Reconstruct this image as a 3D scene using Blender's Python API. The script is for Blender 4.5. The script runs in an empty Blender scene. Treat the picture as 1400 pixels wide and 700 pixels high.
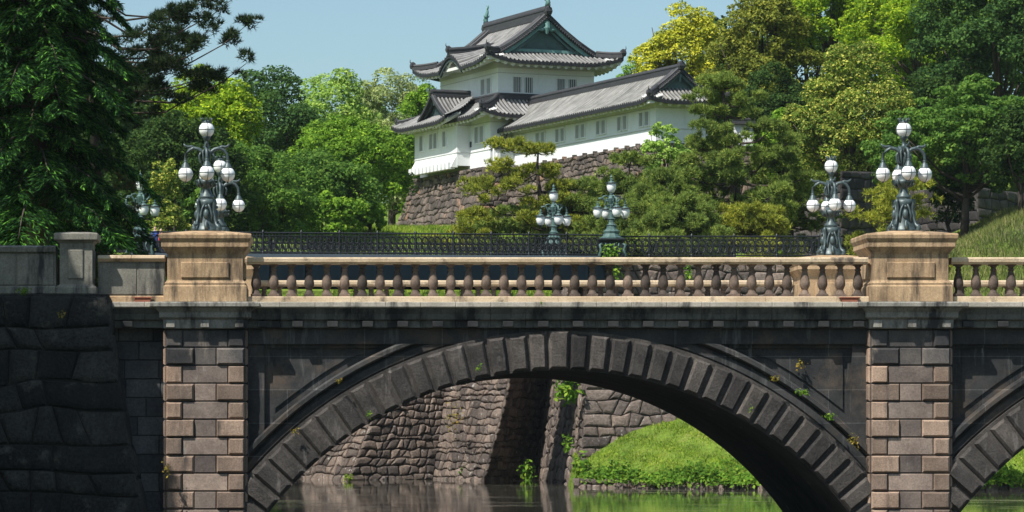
import bpy, math, random
import numpy as np
from mathutils import Vector

C = bpy.context.scene
COL = C.collection
PI = math.pi
R = math.radians

# ------------------------------------------------------------------ camera
F = 4312.0                      # focal length in pixels of the 1400 px wide photograph
HX, HY = 431.0, 583.0           # where the bridge's own axis vanishes in the photograph
cam = bpy.data.cameras.new('camera')
camo = bpy.data.objects.new('camera', cam)
COL.objects.link(camo)
camo.location = (0, 0, 0)
camo.rotation_euler = (R(90), 0, 0)
cam.sensor_width = 36
cam.lens = 36 * F / 1400
cam.shift_x = (700 - HX) / 1400
cam.shift_y = (HY - 350) / 1400
cam.clip_start = 1
cam.clip_end = 6000
C.camera = camo

# ------------------------------------------------------------------ sky, sun, exposure
SUN_EL, SUN_ROT = 54.0, 226.0
w = bpy.data.worlds.new('World')
C.world = w
w.use_nodes = True
nt = w.node_tree
nt.nodes.clear()
o_ = nt.nodes.new('ShaderNodeOutputWorld')
b_ = nt.nodes.new('ShaderNodeBackground')
s_ = nt.nodes.new('ShaderNodeTexSky')
s_.sky_type = 'NISHITA'
s_.sun_disc = False
s_.sun_elevation = R(SUN_EL)
s_.sun_rotation = R(SUN_ROT)
s_.air_density = 1.0
s_.dust_density = 1.6
s_.ozone_density = 1.8
b_.inputs['Strength'].default_value = 0.097
tint = nt.nodes.new('ShaderNodeMix'); tint.data_type = 'RGBA'; tint.blend_type = 'MULTIPLY'
tint.inputs[0].default_value = 1.0
tint.inputs[7].default_value = (0.95, 1.05, 1.0, 1)
nt.links.new(s_.outputs[0], tint.inputs[6])
nt.links.new(tint.outputs[2], b_.inputs[0])
nt.links.new(b_.outputs[0], o_.inputs[0])
sl = bpy.data.lights.new('sun', 'SUN')
sl.energy = 4.8
sl.angle = R(0.53)
sl.color = (1.0, 0.96, 0.89)
so = bpy.data.objects.new('sun', sl)
COL.objects.link(so)
sd = Vector((math.sin(R(SUN_ROT)) * math.cos(R(SUN_EL)), math.cos(R(SUN_ROT)) * math.cos(R(SUN_EL)), math.sin(R(SUN_EL))))
so.rotation_euler = sd.to_track_quat('Z', 'Y').to_euler()
so.location = (-60, -60, 120)
C.view_settings.view_transform = 'Standard'
C.view_settings.look = 'None'
C.view_settings.exposure = 0.48
C.view_settings.gamma = 1.0
C.view_settings.use_curve_mapping = False
C.cycles.max_bounces = 6
C.cycles.transparent_max_bounces = 6
C.cycles.caustics_reflective = False
C.cycles.caustics_refractive = False

# ------------------------------------------------------------------ helpers
OFF = {}


def tag(o, label=None, cat=None, group=None, kind=None):
    if label: o['label'] = label
    if cat: o['category'] = cat
    if group: o['group'] = group
    if kind: o['kind'] = kind
    return o


def thing(name, loc, label, cat, group=None, rotz=0.0, local=False):
    o = bpy.data.objects.new(name, None)
    COL.objects.link(o)
    o.location = loc
    o.rotation_euler = (0, 0, rotz)
    o.empty_display_size = 0.5
    OFF[o.name] = Vector((0, 0, 0)) if local else Vector(loc)
    return tag(o, label, cat, group)


def X(px, Y=77.0): return (px - HX) * Y / F
def Z(py, Y=77.0): return (HY - py) * Y / F


class MB:
    def __init__(s):
        s.v = []; s.f = []; s.m = []

    def add(s, vs, fs, m=0):
        k = len(s.v)
        s.v.extend([tuple(a) for a in vs])
        for f in fs:
            s.f.append(tuple(i + k for i in f)); s.m.append(m)

    def box(s, x0, x1, y0, y1, z0, z1, m=0):
        s.add([(x0, y0, z0), (x1, y0, z0), (x1, y1, z0), (x0, y1, z0), (x0, y0, z1), (x1, y0, z1), (x1, y1, z1), (x0, y1, z1)],
              [(0, 3, 2, 1), (4, 5, 6, 7), (0, 1, 5, 4), (1, 2, 6, 5), (2, 3, 7, 6), (3, 0, 4, 7)], m)

    def tube(s, pts, rad, n=8, m=0, cap=True):
        pts = [Vector(p) for p in pts]
        if not hasattr(rad, '__len__'): rad = [rad] * len(pts)
        rings = []
        ref = Vector((0.31, 0.17, 0.93))
        for i, p in enumerate(pts):
            t = (pts[min(i + 1, len(pts) - 1)] - pts[max(i - 1, 0)]).normalized()
            if abs(t.dot(ref)) > 0.95: ref = Vector((1, 0.1, 0))
            a = t.cross(ref).normalized(); b = t.cross(a)
            rings.append([p + (a * math.cos(2 * PI * j / n) + b * math.sin(2 * PI * j / n)) * rad[i] for j in range(n)])
        vs = [q for r in rings for q in r]
        fs = []
        for i in range(len(pts) - 1):
            for j in range(n):
                k = (j + 1) % n
                fs.append((i * n + j, i * n + k, (i + 1) * n + k, (i + 1) * n + j))
        if cap:
            fs.append(tuple(range(n - 1, -1, -1)))
            fs.append(tuple((len(pts) - 1) * n + j for j in range(n)))
        s.add(vs, fs, m)

    def lathe(s, cx, cy, prof, n=16, m=0, square=False):
        ph = PI / 4 if square else 0
        kk = math.sqrt(2) if square else 1
        if square: n = 4
        vs = []; fs = []
        for r, z in prof:
            for j in range(n):
                a = 2 * PI * j / n + ph
                vs.append((cx + r * kk * math.cos(a), cy + r * kk * math.sin(a), z))
        for i in range(len(prof) - 1):
            for j in range(n):
                k = (j + 1) % n
                fs.append((i * n + j, i * n + k, (i + 1) * n + k, (i + 1) * n + j))
        fs.append(tuple(range(n - 1, -1, -1)))
        fs.append(tuple((len(prof) - 1) * n + j for j in range(n)))
        s.add(vs, fs, m)

    def rect_lathe(s, cx, cy, prof, m=0):
        """prof: (half x, half y, z)"""
        vs = []; fs = []
        for hx, hy, z in prof:
            vs += [(cx - hx, cy - hy, z), (cx + hx, cy - hy, z), (cx + hx, cy + hy, z), (cx - hx, cy + hy, z)]
        for i in range(len(prof) - 1):
            for j in range(4):
                k = (j + 1) % 4
                fs.append((i * 4 + j, i * 4 + k, i * 4 + 4 + k, i * 4 + 4 + j))
        fs.append((3, 2, 1, 0))
        t = (len(prof) - 1) * 4
        fs.append((t, t + 1, t + 2, t + 3))
        s.add(vs, fs, m)

    def sphere(s, c, r, nu=14, nv=9, m=0, sz=1.0):
        prof = [(max(0.001, r * math.sin(PI * i / nv)), c[2] - r * sz * math.cos(PI * i / nv)) for i in range(nv + 1)]
        s.lathe(c[0], c[1], prof, nu, m)

    def prof_x(s, x0, x1, prof, m=0):
        """closed polygon prof [(y,z)] extruded from x0 to x1"""
        n = len(prof)
        vs = [(x0, y, z) for y, z in prof] + [(x1, y, z) for y, z in prof]
        fs = [(i, (i + 1) % n, n + (i + 1) % n, n + i) for i in range(n)]
        fs += [tuple(range(n - 1, -1, -1)), tuple(range(n, 2 * n))]
        s.add(vs, fs, m)

    def pillow(s, p0, p1, p2, p3, nrm, raise_, inset, m=0, base=0.0):
        """raised rusticated block on the quad p0..p3 (counter-clockwise seen from outside)"""
        P = [Vector(p) for p in (p0, p1, p2, p3)]
        c = sum(P, Vector()) / 4
        nrm = Vector(nrm)
        out = []
        for lift, ins in ((-0.05, 0), (base + raise_ * 0.35, 0), (base + raise_, inset)):
            for i in range(4):
                a = (P[(i + 1) % 4] - P[i]); b = (P[(i - 1) % 4] - P[i])
                d = a.normalized() * min(ins, a.length * .4) + b.normalized() * min(ins, b.length * .4)
                out.append(P[i] + d + nrm * lift)
        fs = []
        for r in range(2):
            for i in range(4):
                k = (i + 1) % 4
                fs.append((r * 4 + i, r * 4 + k, r * 4 + 4 + k, r * 4 + 4 + i))
        fs.append((8, 9, 10, 11))
        s.add(out, fs, m)

    def build(s, name, mats, parent=None, smooth=False, bevel=0.0, label=None):
        me = bpy.data.meshes.new(name)
        off = Vector((0, 0, 0))
        if parent is not None: off = OFF.get(parent.name, off)
        vs = [(a[0] - off.x, a[1] - off.y, a[2] - off.z) for a in s.v] if off.length > 0 else s.v
        me.from_pydata(vs, [], s.f)
        if not isinstance(mats, (list, tuple)): mats = [mats]
        for m in mats: me.materials.append(m)
        me.polygons.foreach_set('material_index', s.m)
        if smooth: me.polygons.foreach_set('use_smooth', [True] * len(s.f))
        me.update()
        o = bpy.data.objects.new(name, me)
        COL.objects.link(o)
        if parent is not None:
            o.parent = parent
        OFF[o.name] = off
        if bevel > 0:
            b = o.modifiers.new('bevel', 'BEVEL')
            b.width = bevel; b.segments = 1; b.limit_method = 'ANGLE'; b.angle_limit = R(40)
        if label: o['label'] = label
        return o


def mesh_np(name, V, n_side, mats, parent=None, mi=None, smooth=False):
    """V: (nfaces*n_side,3) unshared polygons"""
    me = bpy.data.meshes.new(name)
    nv = len(V); nf = nv // n_side
    me.vertices.add(nv); me.vertices.foreach_set('co', np.ascontiguousarray(V, dtype=np.float32).ravel())
    me.loops.add(nv); me.loops.foreach_set('vertex_index', np.arange(nv, dtype=np.int32))
    me.polygons.add(nf)
    me.polygons.foreach_set('loop_start', np.arange(0, nv, n_side, dtype=np.int32))
    me.polygons.foreach_set('loop_total', np.full(nf, n_side, dtype=np.int32))
    if not isinstance(mats, (list, tuple)): mats = [mats]
    for m in mats: me.materials.append(m)
    if mi is not None: me.polygons.foreach_set('material_index', np.asarray(mi, dtype=np.int32))
    me.update(calc_edges=True)
    o = bpy.data.objects.new(name, me)
    COL.objects.link(o)
    if parent is not None: o.parent = parent
    return o


def copy_tree(o, parent=None):
    c = o.copy(); COL.objects.link(c)
    if parent is not None: c.parent = parent
    for ch in list(o.children): copy_tree(ch, c)
    return c


# ------------------------------------------------------------------ materials
def nodes(name, rough=0.8, spec=0.3):
    m = bpy.data.materials.new(name)
    m.use_nodes = True
    t = m.node_tree
    p = t.nodes['Principled BSDF']
    p.inputs['Roughness'].default_value = rough
    p.inputs['Specular IOR Level'].default_value = spec
    return m, t, p


def ramp(t, fac, stops):
    r = t.nodes.new('ShaderNodeValToRGB')
    e = r.color_ramp.elements
    while len(e) < len(stops): e.new(0.5)
    for i, (pos, c) in enumerate(stops):
        e[i].position = pos; e[i].color = (c[0], c[1], c[2], 1)
    t.links.new(fac, r.inputs[0])
    return r.outputs[0]


def noise(t, scale, detail=4, rough=0.6, vec=None, stretch=None):
    n = t.nodes.new('ShaderNodeTexNoise')
    n.inputs['Scale'].default_value = scale
    n.inputs['Detail'].default_value = detail
    n.inputs['Roughness'].default_value = rough
    tc = t.nodes.new('ShaderNodeTexCoord')
    v = tc.outputs['Object']
    if stretch:
        mp = t.nodes.new('ShaderNodeMapping'); mp.inputs['Scale'].default_value = stretch
        t.links.new(v, mp.inputs[0]); v = mp.outputs[0]
    t.links.new(v, n.inputs['Vector'])
    return n.outputs[0]


def mix(t, a, b, fac, mode='MIX'):
    m = t.nodes.new('ShaderNodeMix'); m.data_type = 'RGBA'; m.blend_type = mode
    for sock, val in ((m.inputs[0], fac), (m.inputs[6], a), (m.inputs[7], b)):
        if hasattr(val, 'is_linked') or hasattr(val, 'links'): t.links.new(val, sock)
        elif isinstance(val, (int, float)): sock.default_value = val
        else: sock.default_value = (val[0], val[1], val[2], 1)
    return m.outputs[2]


def bump(t, p, h, strength, dist):
    b = t.nodes.new('ShaderNodeBump')
    b.inputs['Strength'].default_value = strength; b.inputs['Distance'].default_value = dist
    t.links.new(h, b.inputs['Height']); t.links.new(b.outputs[0], p.inputs['Normal'])


def island(t):
    return t.nodes.new('ShaderNodeNewGeometry').outputs['Random Per Island']


def stone_mat(name, stops, speck=0.35, streak=None, bstr=0.5, bdist=0.02, nscale=1.2, fine=14.0, lichen=None, isl=True, odd=False, ashlar=False):
    m, t, p = nodes(name, 0.88, 0.25)
    col = ramp(t, noise(t, nscale, 5, 0.65), stops)
    if isl:
        iv = ramp(t, island(t), [(0, (0.5, 0.51, 0.54)), (0.5, (0.92, 0.92, 0.92)), (0.9, (1.35, 1.3, 1.25)), (0.97, (1.75, 1.3, 1.05) if odd else (1.3, 1.28, 1.26))])
        col = mix(t, col, iv, 1.0, 'MULTIPLY')
    f = noise(t, fine, 6, 0.75)
    sp = ramp(t, f, [(0.3, (1 - speck,) * 3), (0.7, (1 + speck * 0.8,) * 3)])
    col = mix(t, col, sp, 1.0, 'MULTIPLY')
    if streak:
        c, lo, hi, st = streak
        k = ramp(t, noise(t, 1.0, 5, 0.7, stretch=st), [(lo, (0, 0, 0)), (hi, (1, 1, 1))])
        col = mix(t, col, c, k)
    if lichen:
        c, lo, hi, sc = lichen
        k = ramp(t, noise(t, sc, 6, 0.7), [(lo, (0, 0, 0)), (hi, (1, 1, 1))])
        col = mix(t, col, c, k)
    if ashlar:
        tc = t.nodes.new('ShaderNodeTexCoord'); sp_ = t.nodes.new('ShaderNodeSeparateXYZ'); cb = t.nodes.new('ShaderNodeCombineXYZ')
        t.links.new(tc.outputs['Object'], sp_.inputs[0]); t.links.new(sp_.outputs[0], cb.inputs[0]); t.links.new(sp_.outputs[2], cb.inputs[1])
        bk = t.nodes.new('ShaderNodeTexBrick')
        for k_, v_ in (('Scale', 1.0), ('Mortar Size', 0.012), ('Brick Width', 1.9), ('Row Height', 0.82), ('Mortar Smooth', 0.2)): bk.inputs[k_].default_value = v_
        bk.inputs['Color1'].default_value = (0.8, 0.8, 0.8, 1); bk.inputs['Color2'].default_value = (1.25, 1.22, 1.2, 1); bk.inputs['Mortar'].default_value = (2.0, 2.0, 2.0, 1)
        t.links.new(cb.outputs[0], bk.inputs['Vector'])
        col = mix(t, col, bk.outputs[0], 1.0, 'MULTIPLY')
        k = ramp(t, noise(t, 1.0, 6, 0.75, stretch=(5.0, 1, 0.5)), [(0.66, (0, 0, 0)), (0.8, (0.6, 0.6, 0.6))])
        col = mix(t, col, (0.2, 0.21, 0.205), k)
    t.links.new(col, p.inputs['Base Color'])
    bump(t, p, f, bstr, bdist)
    return m


def leaf_mat(name, stops, trans=0.3, nsc=0.5, nvar=0.3):
    m, t, p = nodes(name, 0.75, 0.1)
    col = ramp(t, island(t), stops)
    nv = ramp(t, noise(t, nsc, 3, 0.6), [(0.3, (1 - nvar * 1.25, 1 - nvar * 1.1, 1 - nvar * 0.8)), (0.7, (1 + nvar * 1.35, 1 + nvar, 1 + nvar * 0.6))])
    col = mix(t, col, nv, 1.0, 'MULTIPLY')
    t.links.new(col, p.inputs['Base Color'])
    tr = t.nodes.new('ShaderNodeBsdfTranslucent')
    t.links.new(col, tr.inputs[0])
    ms = t.nodes.new('ShaderNodeMixShader'); ms.inputs[0].default_value = trans + 0.1
    t.links.new(p.outputs[0], ms.inputs[1]); t.links.new(tr.outputs[0], ms.inputs[2])
    t.links.new(ms.outputs[0], t.nodes['Material Output'].inputs[0])
    return m


def plain(name, c, rough=0.6, var=0.15, sc=6.0, metal=0.0, spec=0.4, isl=0.0, bst=0.0):
    m, t, p = nodes(name, rough, spec)
    n = noise(t, sc, 5, 0.65)
    col = ramp(t, n, [(0.25, tuple(x * (1 - var) for x in c)), (0.75, tuple(x * (1 + var) for x in c))])
    if isl:
        col = mix(t, col, ramp(t, island(t), [(0, (1 - isl,) * 3), (1, (1 + isl,) * 3)]), 1.0, 'MULTIPLY')
    t.links.new(col, p.inputs['Base Color'])
    p.inputs['Metallic'].default_value = metal
    if bst: bump(t, p, n, bst, 0.02)
    return m


M = {}
# bridge stone
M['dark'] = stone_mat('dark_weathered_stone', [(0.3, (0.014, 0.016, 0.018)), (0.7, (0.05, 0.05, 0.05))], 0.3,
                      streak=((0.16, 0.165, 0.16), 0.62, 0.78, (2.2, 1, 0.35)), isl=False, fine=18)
M['ashlar'] = stone_mat('dark_ashlar', [(0.3, (0.015, 0.017, 0.019)), (0.7, (0.052, 0.052, 0.052))], 0.3, streak=((0.16, 0.165, 0.16), 0.56, 0.8, (2.6, 1, 0.3)), isl=False, fine=18, ashlar=True, lichen=((0.085, 0.066, 0.05), 0.5, 0.7, 0.9))
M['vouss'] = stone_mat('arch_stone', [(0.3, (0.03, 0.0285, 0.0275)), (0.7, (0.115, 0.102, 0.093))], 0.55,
                       streak=((0.22, 0.2, 0.185), 0.6, 0.78, (3, 1, 0.6)), bstr=1.0, bdist=0.05, fine=20)
M['tan'] = stone_mat('warm_granite', [(0.3, (0.30, 0.195, 0.11)), (0.7, (0.53, 0.375, 0.225))], 0.3,
                     streak=((0.075, 0.056, 0.042), 0.47, 0.68, (2.6, 1.8, 0.45)), fine=26, isl=False)
M['tanblock'] = stone_mat('warm_granite_blocks', [(0.3, (0.19, 0.135, 0.10)), (0.7, (0.35, 0.255, 0.195))], 0.4,
                          streak=((0.08, 0.066, 0.058), 0.52, 0.72, (2.2, 1.5, 0.35)), fine=26, bstr=0.9)
M['greyblock'] = stone_mat('grey_pier_blocks', [(0.3, (0.12, 0.095, 0.084)), (0.7, (0.27, 0.215, 0.18))], 0.35,
                           streak=((0.3, 0.28, 0.25), 0.6, 0.72, (3, 1.5, 0.8)), fine=20)
M['stained'] = stone_mat('soot_stained_blocks', [(0.35, (0.05, 0.05, 0.052)), (0.75, (0.15, 0.13, 0.115))], 0.35, streak=((0.24, 0.2, 0.16), 0.6, 0.75, (2, 1.5, 0.7)), fine=22)  # weathering plus cornice shade put into the colour, for the top pier courses
M['light'] = stone_mat('rail_granite', [(0.3, (0.42, 0.31, 0.20)), (0.7, (0.66, 0.53, 0.37))], 0.22,
                       streak=((0.12, 0.095, 0.075), 0.53, 0.68, (2.0, 1, 1.6)), fine=24, isl=False)
M['cornice'] = stone_mat('cornice_stone', [(0.3, (0.17, 0.165, 0.145)), (0.7, (0.33, 0.31, 0.27))], 0.3,
                         streak=((0.035, 0.035, 0.036), 0.46, 0.62, (1.8, 1, 0.5)), fine=20, isl=False)
M['slabedge'] = stone_mat('cornice_slab', [(0.3, (0.27, 0.25, 0.21)), (0.7, (0.44, 0.40, 0.34))], 0.25, streak=((0.06, 0.06, 0.058), 0.55, 0.68, (1.8, 1, 0.5)), fine=20, isl=False)
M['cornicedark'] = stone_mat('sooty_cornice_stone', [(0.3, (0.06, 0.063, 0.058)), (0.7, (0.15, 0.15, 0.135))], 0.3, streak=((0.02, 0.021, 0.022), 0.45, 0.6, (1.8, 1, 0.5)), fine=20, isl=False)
M['baluster'] = stone_mat('baluster_stone', [(0.3, (0.07, 0.055, 0.048)), (0.7, (0.19, 0.15, 0.125))], 0.4,
                          streak=((0.3, 0.25, 0.2), 0.62, 0.78, (4, 4, 2)), fine=22, nscale=3, isl=False)
M['oldgrey'] = stone_mat('old_grey_stone', [(0.3, (0.13, 0.125, 0.105)), (0.7, (0.27, 0.255, 0.215))], 0.35,
                         streak=((0.04, 0.04, 0.04), 0.5, 0.66, (2.5, 1, 0.4)), fine=24, isl=False)
# rough masonry
M['moatstone'] = stone_mat('moat_wall_stone', [(0.3, (0.095, 0.074, 0.063)), (0.7, (0.20, 0.16, 0.135))], 0.5, fine=7, bstr=0.9, bdist=0.08, nscale=0.5,
                           lichen=((0.36, 0.34, 0.31), 0.6, 0.7, 2.6))
M['castlestone'] = stone_mat('castle_base_stone', [(0.3, (0.085, 0.07, 0.061)), (0.7, (0.185, 0.15, 0.128))], 0.4, fine=5, bstr=0.8, bdist=0.08, nscale=0.4, odd=True)
M['bigstone'] = stone_mat('dark_block_stone', [(0.3, (0.02, 0.022, 0.022)), (0.7, (0.06, 0.061, 0.057))], 0.75, fine=13, bstr=1.0, bdist=0.12, nscale=0.8,
                          lichen=((0.15, 0.145, 0.12), 0.57, 0.75, 1.7))
M['bluestone'] = stone_mat('dark_wall_stone', [(0.3, (0.04, 0.036, 0.036)), (0.7, (0.09, 0.08, 0.075))], 0.4, fine=6, bstr=0.8, bdist=0.06, nscale=0.5)
M['joint'] = plain('joint_earth', (0.03, 0.027, 0.024), 0.95)
# castle
M['plaster'] = stone_mat('white_plaster', [(0.3, (0.70, 0.71, 0.71)), (0.7, (0.77, 0.78, 0.78))], 0.05, streak=((0.6, 0.6, 0.57), 0.58, 0.8, (2.5, 2.5, 0.25)), fine=6, isl=False, bstr=0.05)
M['plasterline'] = plain('grey_plaster_band', (0.5, 0.5, 0.49), 0.8, 0.08, 1.0)
M['eave'] = plain('eave_plaster', (0.66, 0.66, 0.63), 0.8, 0.1, 2.0)
M['tile'] = plain('round_roof_tile', (0.195, 0.19, 0.185), 0.75, 0.4, 1.6, isl=0.35)
M['tilegallery'] = plain('sunbleached_roof_tile', (0.20, 0.195, 0.182), 0.75, 0.45, 1.1, isl=0.35)
M['pan'] = plain('dark_pan_tile', (0.05, 0.048, 0.047), 0.65, 0.35, 2.0)
M['tileend'] = plain('dark_tile_ends', (0.018, 0.018, 0.02), 0.6, 0.4, 3.0)
M['ridge'] = plain('ridge_tile', (0.038, 0.038, 0.041), 0.6, 0.3, 3.0, bst=0.4)
M['copper'] = plain('green_copper', (0.065, 0.115, 0.115), 0.55, 0.25, 2.0)
M['copperlight'] = plain('pale_green_copper', (0.13, 0.25, 0.235), 0.55, 0.25, 2.0)
M['slit'] = plain('window_dark', (0.045, 0.05, 0.055), 0.7, 0.1)
M['bars'] = plain('window_bars', (0.46, 0.47, 0.47), 0.8, 0.05)
# metal
M['bronze'] = plain('dark_bronze', (0.06, 0.085, 0.088), 0.45, 0.45, 9.0, metal=0.2, spec=0.5)
M['verdigris'] = plain('verdigris_bronze', (0.07, 0.125, 0.118), 0.55, 0.55, 8.0, metal=0.1)
M['iron'] = plain('black_iron', (0.009, 0.012, 0.016), 0.5, 0.25, 4.0, spec=0.4)
M['girder'] = plain('dark_blue_girder', (0.005, 0.012, 0.018), 0.9, 0.3, 1.0, spec=0.08)
M['brick'] = plain('red_brick', (0.25, 0.085, 0.05), 0.85, 0.3, 20)


def globe_mat(name):
    m, t, p = nodes(name, 0.25, 0.5)
    p.inputs['Base Color'].default_value = (0.84, 0.84, 0.83, 1)
    p.inputs['Subsurface Weight'].default_value = 0.25
    p.inputs['Subsurface Radius'].default_value = (0.1, 0.1, 0.1)
    return m


M['globe'] = globe_mat('opal_glass')
M['bark'] = stone_mat('tree_bark', [(0.3, (0.035, 0.028, 0.022)), (0.7, (0.09, 0.072, 0.058))], 0.4, fine=12, bstr=0.8, isl=False)
M['pinebark'] = stone_mat('pine_bark', [(0.3, (0.03, 0.024, 0.02)), (0.7, (0.10, 0.075, 0.06))], 0.5, fine=9, bstr=1.0, isl=False)


def L3(a, b, c): return [(0.0, a), (0.55, b), (1.0, c)]


G = {
    'deep': leaf_mat('deep_green_leaves', L3((0.021, 0.050, 0.014), (0.045, 0.098, 0.022), (0.090, 0.158, 0.031))),
    'dark': leaf_mat('dark_green_leaves', L3((0.031, 0.075, 0.022), (0.067, 0.149, 0.036), (0.124, 0.224, 0.048))),
    'rich': leaf_mat('rich_green_leaves', L3((0.089, 0.194, 0.021), (0.176, 0.340, 0.033), (0.323, 0.499, 0.053)), 0.35),
    'light': leaf_mat('light_green_leaves', L3((0.162, 0.296, 0.059), (0.307, 0.483, 0.094), (0.484, 0.643, 0.144)), 0.35),
    'pale': leaf_mat('pale_olive_leaves', L3((0.187, 0.264, 0.096), (0.330, 0.405, 0.150), (0.461, 0.526, 0.211)), 0.3),
    'yellowgreen': leaf_mat('yellow_green_leaves', L3((0.097, 0.212, 0.015), (0.250, 0.403, 0.024), (0.520, 0.636, 0.041)), 0.35),
    'yellow': leaf_mat('yellow_blossom_leaves', L3((0.17, 0.24, 0.02), (0.52, 0.54, 0.04), (0.74, 0.72, 0.09)), 0.25),
    'orange': leaf_mat('bronze_olive_leaves', L3((0.09, 0.13, 0.02), (0.22, 0.26, 0.04), (0.38, 0.39, 0.06)), 0.3),
    'olive': leaf_mat('olive_tipped_leaves', L3((0.061, 0.131, 0.021), (0.162, 0.240, 0.032), (0.605, 0.589, 0.129)), 0.25),
    'maple': leaf_mat('mid_green_leaves', L3((0.048, 0.127, 0.024), (0.109, 0.223, 0.036), (0.192, 0.321, 0.054)), 0.35),
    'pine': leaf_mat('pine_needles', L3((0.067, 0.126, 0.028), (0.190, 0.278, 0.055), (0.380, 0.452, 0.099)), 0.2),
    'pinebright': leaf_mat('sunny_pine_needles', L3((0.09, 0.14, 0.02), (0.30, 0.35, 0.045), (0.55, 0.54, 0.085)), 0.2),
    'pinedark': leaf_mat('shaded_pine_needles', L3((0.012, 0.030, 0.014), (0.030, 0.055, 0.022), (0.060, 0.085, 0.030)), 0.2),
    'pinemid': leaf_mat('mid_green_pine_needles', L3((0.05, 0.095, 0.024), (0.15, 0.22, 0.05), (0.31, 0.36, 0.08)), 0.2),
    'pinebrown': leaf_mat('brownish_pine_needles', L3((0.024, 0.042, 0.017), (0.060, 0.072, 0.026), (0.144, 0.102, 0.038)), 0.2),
    'cedar': leaf_mat('hemlock_sprays', [(0.0, (0.007, 0.026, 0.010)), (0.55, (0.018, 0.065, 0.016)), (0.82, (0.05, 0.16, 0.026)), (1.0, (0.13, 0.34, 0.045))], 0.2, 0.6, 0.5),
    'grass': leaf_mat('grass_blades', [(0.0, (0.11, 0.19, 0.022)), (0.5, (0.22, 0.36, 0.035)), (0.85, (0.34, 0.46, 0.06)), (1.0, (0.46, 0.42, 0.14))], 0.3, 0.7, 0.35),
    'seedgrass': leaf_mat('seeding_grass', L3((0.088, 0.138, 0.031), (0.188, 0.237, 0.062), (0.413, 0.375, 0.188)), 0.3, 0.3, 0.3),
    'fern': leaf_mat('fresh_weed_leaves', L3((0.062, 0.152, 0.016), (0.125, 0.262, 0.027), (0.250, 0.373, 0.043)), 0.3),
    'dryweed': leaf_mat('dry_yellow_weeds', L3((0.132, 0.143, 0.022), (0.286, 0.242, 0.044), (0.385, 0.264, 0.066)), 0.3),
}

# ------------------------------------------------------------------ terrain
WATER = -3.2
_rt = np.random.RandomState(3)


def sm(t):
    t = np.clip(t, 0, 1); return t * t * (3 - 2 * t)


def shore(x): return np.interp(x, [13.9, 17, 23, 36, 60, 95], [166.8, 162.3, 158.8, 157, 150, 138])


def ground(x, y):
    x = np.asarray(x, float); y = np.asarray(y, float)
    h = np.full(np.broadcast(x, y).shape, -6.0)
    xl = np.interp(y, [76, 90, 96, 188], [-5.4, -5.4, -6.5, -10.5])
    lb = (x < xl) & (y > 77.5)
    h = np.where(lb, 3.1 + 5.5 * sm((y - 95) / 65) + 4.5 * sm((y - 180) / 45), h)
    h = np.where((x < -10.5) & (y > 20) & (y <= 77.5), 3.1, h)  # unseen near bank, added to carry the wall-shading trees
    back = (y >= 194.5) & (x < 15.4)
    h = np.where(back, 7.4 + 1.4 * sm((y - 190) / 8) + 5.2 * sm((y - 194) / 30), h)
    top = (y >= 171) & (x >= 15.4) & (x < 30)
    h = np.where(top, 9.15 + 4.6 * sm((y - 188) / 32), h)
    k = np.interp(x, [13.9, 20, 27, 33], [0.36, 0.38, 0.44, 0.52])
    sl_ = -2.75 + k * (y - shore(x)) + 0.08 * np.sin(x * 1.3) * np.cos(y * 0.9) + 0.04 * np.sin(x * 3.1 + y * 2.2)
    cap = np.interp(x, [28, 34, 37, 42, 50, 70], [9.1, 9.3, 10.1, 12.7, 15, 17]) + 0.03 * np.maximum(0, y - 190)
    rb = (x > 13.9) & (y > shore(x)) & ((y < 171) | (x >= 30))
    h = np.where(rb, np.where((x >= 30), np.minimum(sl_, cap), sl_), h)
    h = np.where(y > 225, np.maximum(h, np.where(x > 12, 13.5, 11.5) + 0.02 * np.minimum(y - 225, 80)), h)
    h = np.where((x > 30) & (y > 212) & (y < 700), np.maximum(h, 13.5 + 10 * sm((y - 212) / 35) * sm((x - 30) / 8)), h)
    h = np.where((y > 232) & (y < 700), np.maximum(h, 12 + 14.5 * sm((y - 232) / 150)), h)
    h = np.where((x < -60) | (x > 120) | (y > 420), np.maximum(h, 3.0), h)
    h = np.where((y < 20), np.where(y < 4, -1.7, -6.0), h)
    return h


def build_ground():
    xs = np.concatenate([[-3000, -1200, -500, -200, -120, -80], np.arange(-60, 80.1, 1.0), [90, 105, 121, 160, 300, 600, 1400, 3000]])
    ys = np.concatenate([[-1500, -300, -60, -10, 3, 5, 12, 19, 21, 40, 60], np.arange(70, 232.1, 1.0), [238, 246, 256, 270, 285, 300, 325, 350, 380, 419, 421, 600, 699, 720, 1200, 2500, 5000]])
    GX, GY = np.meshgrid(xs, ys)
    H = ground(GX, GY)
    nx = len(xs)
    vs = np.stack([GX, GY, H], -1).reshape(-1, 3)
    fs = [(j * nx + i, j * nx + i + 1, (j + 1) * nx + i + 1, (j + 1) * nx + i) for j in range(len(ys) - 1) for i in range(nx - 1)]
    me = bpy.data.meshes.new('ground')
    me.from_pydata(vs.tolist(), [], fs)
    m, t, p = nodes('grassy_earth', 0.95, 0.1)
    c = ramp(t, noise(t, 0.35, 5, 0.6), [(0.3, (0.08, 0.13, 0.022)), (0.55, (0.14, 0.21, 0.03)), (0.75, (0.2, 0.21, 0.06))])
    c = mix(t, c, ramp(t, noise(t, 4, 5, 0.7), [(0.3, (0.6, 0.6, 0.6)), (0.7, (1.3, 1.3, 1.3))]), 1.0, 'MULTIPLY')
    t.links.new(c, p.inputs['Base Color'])
    bump(t, p, noise(t, 3, 6, 0.7), 0.8, 0.2)
    me.materials.append(m)
    o = bpy.data.objects.new('ground', me); COL.objects.link(o)
    tag(o, kind='structure')


build_ground()


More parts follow.
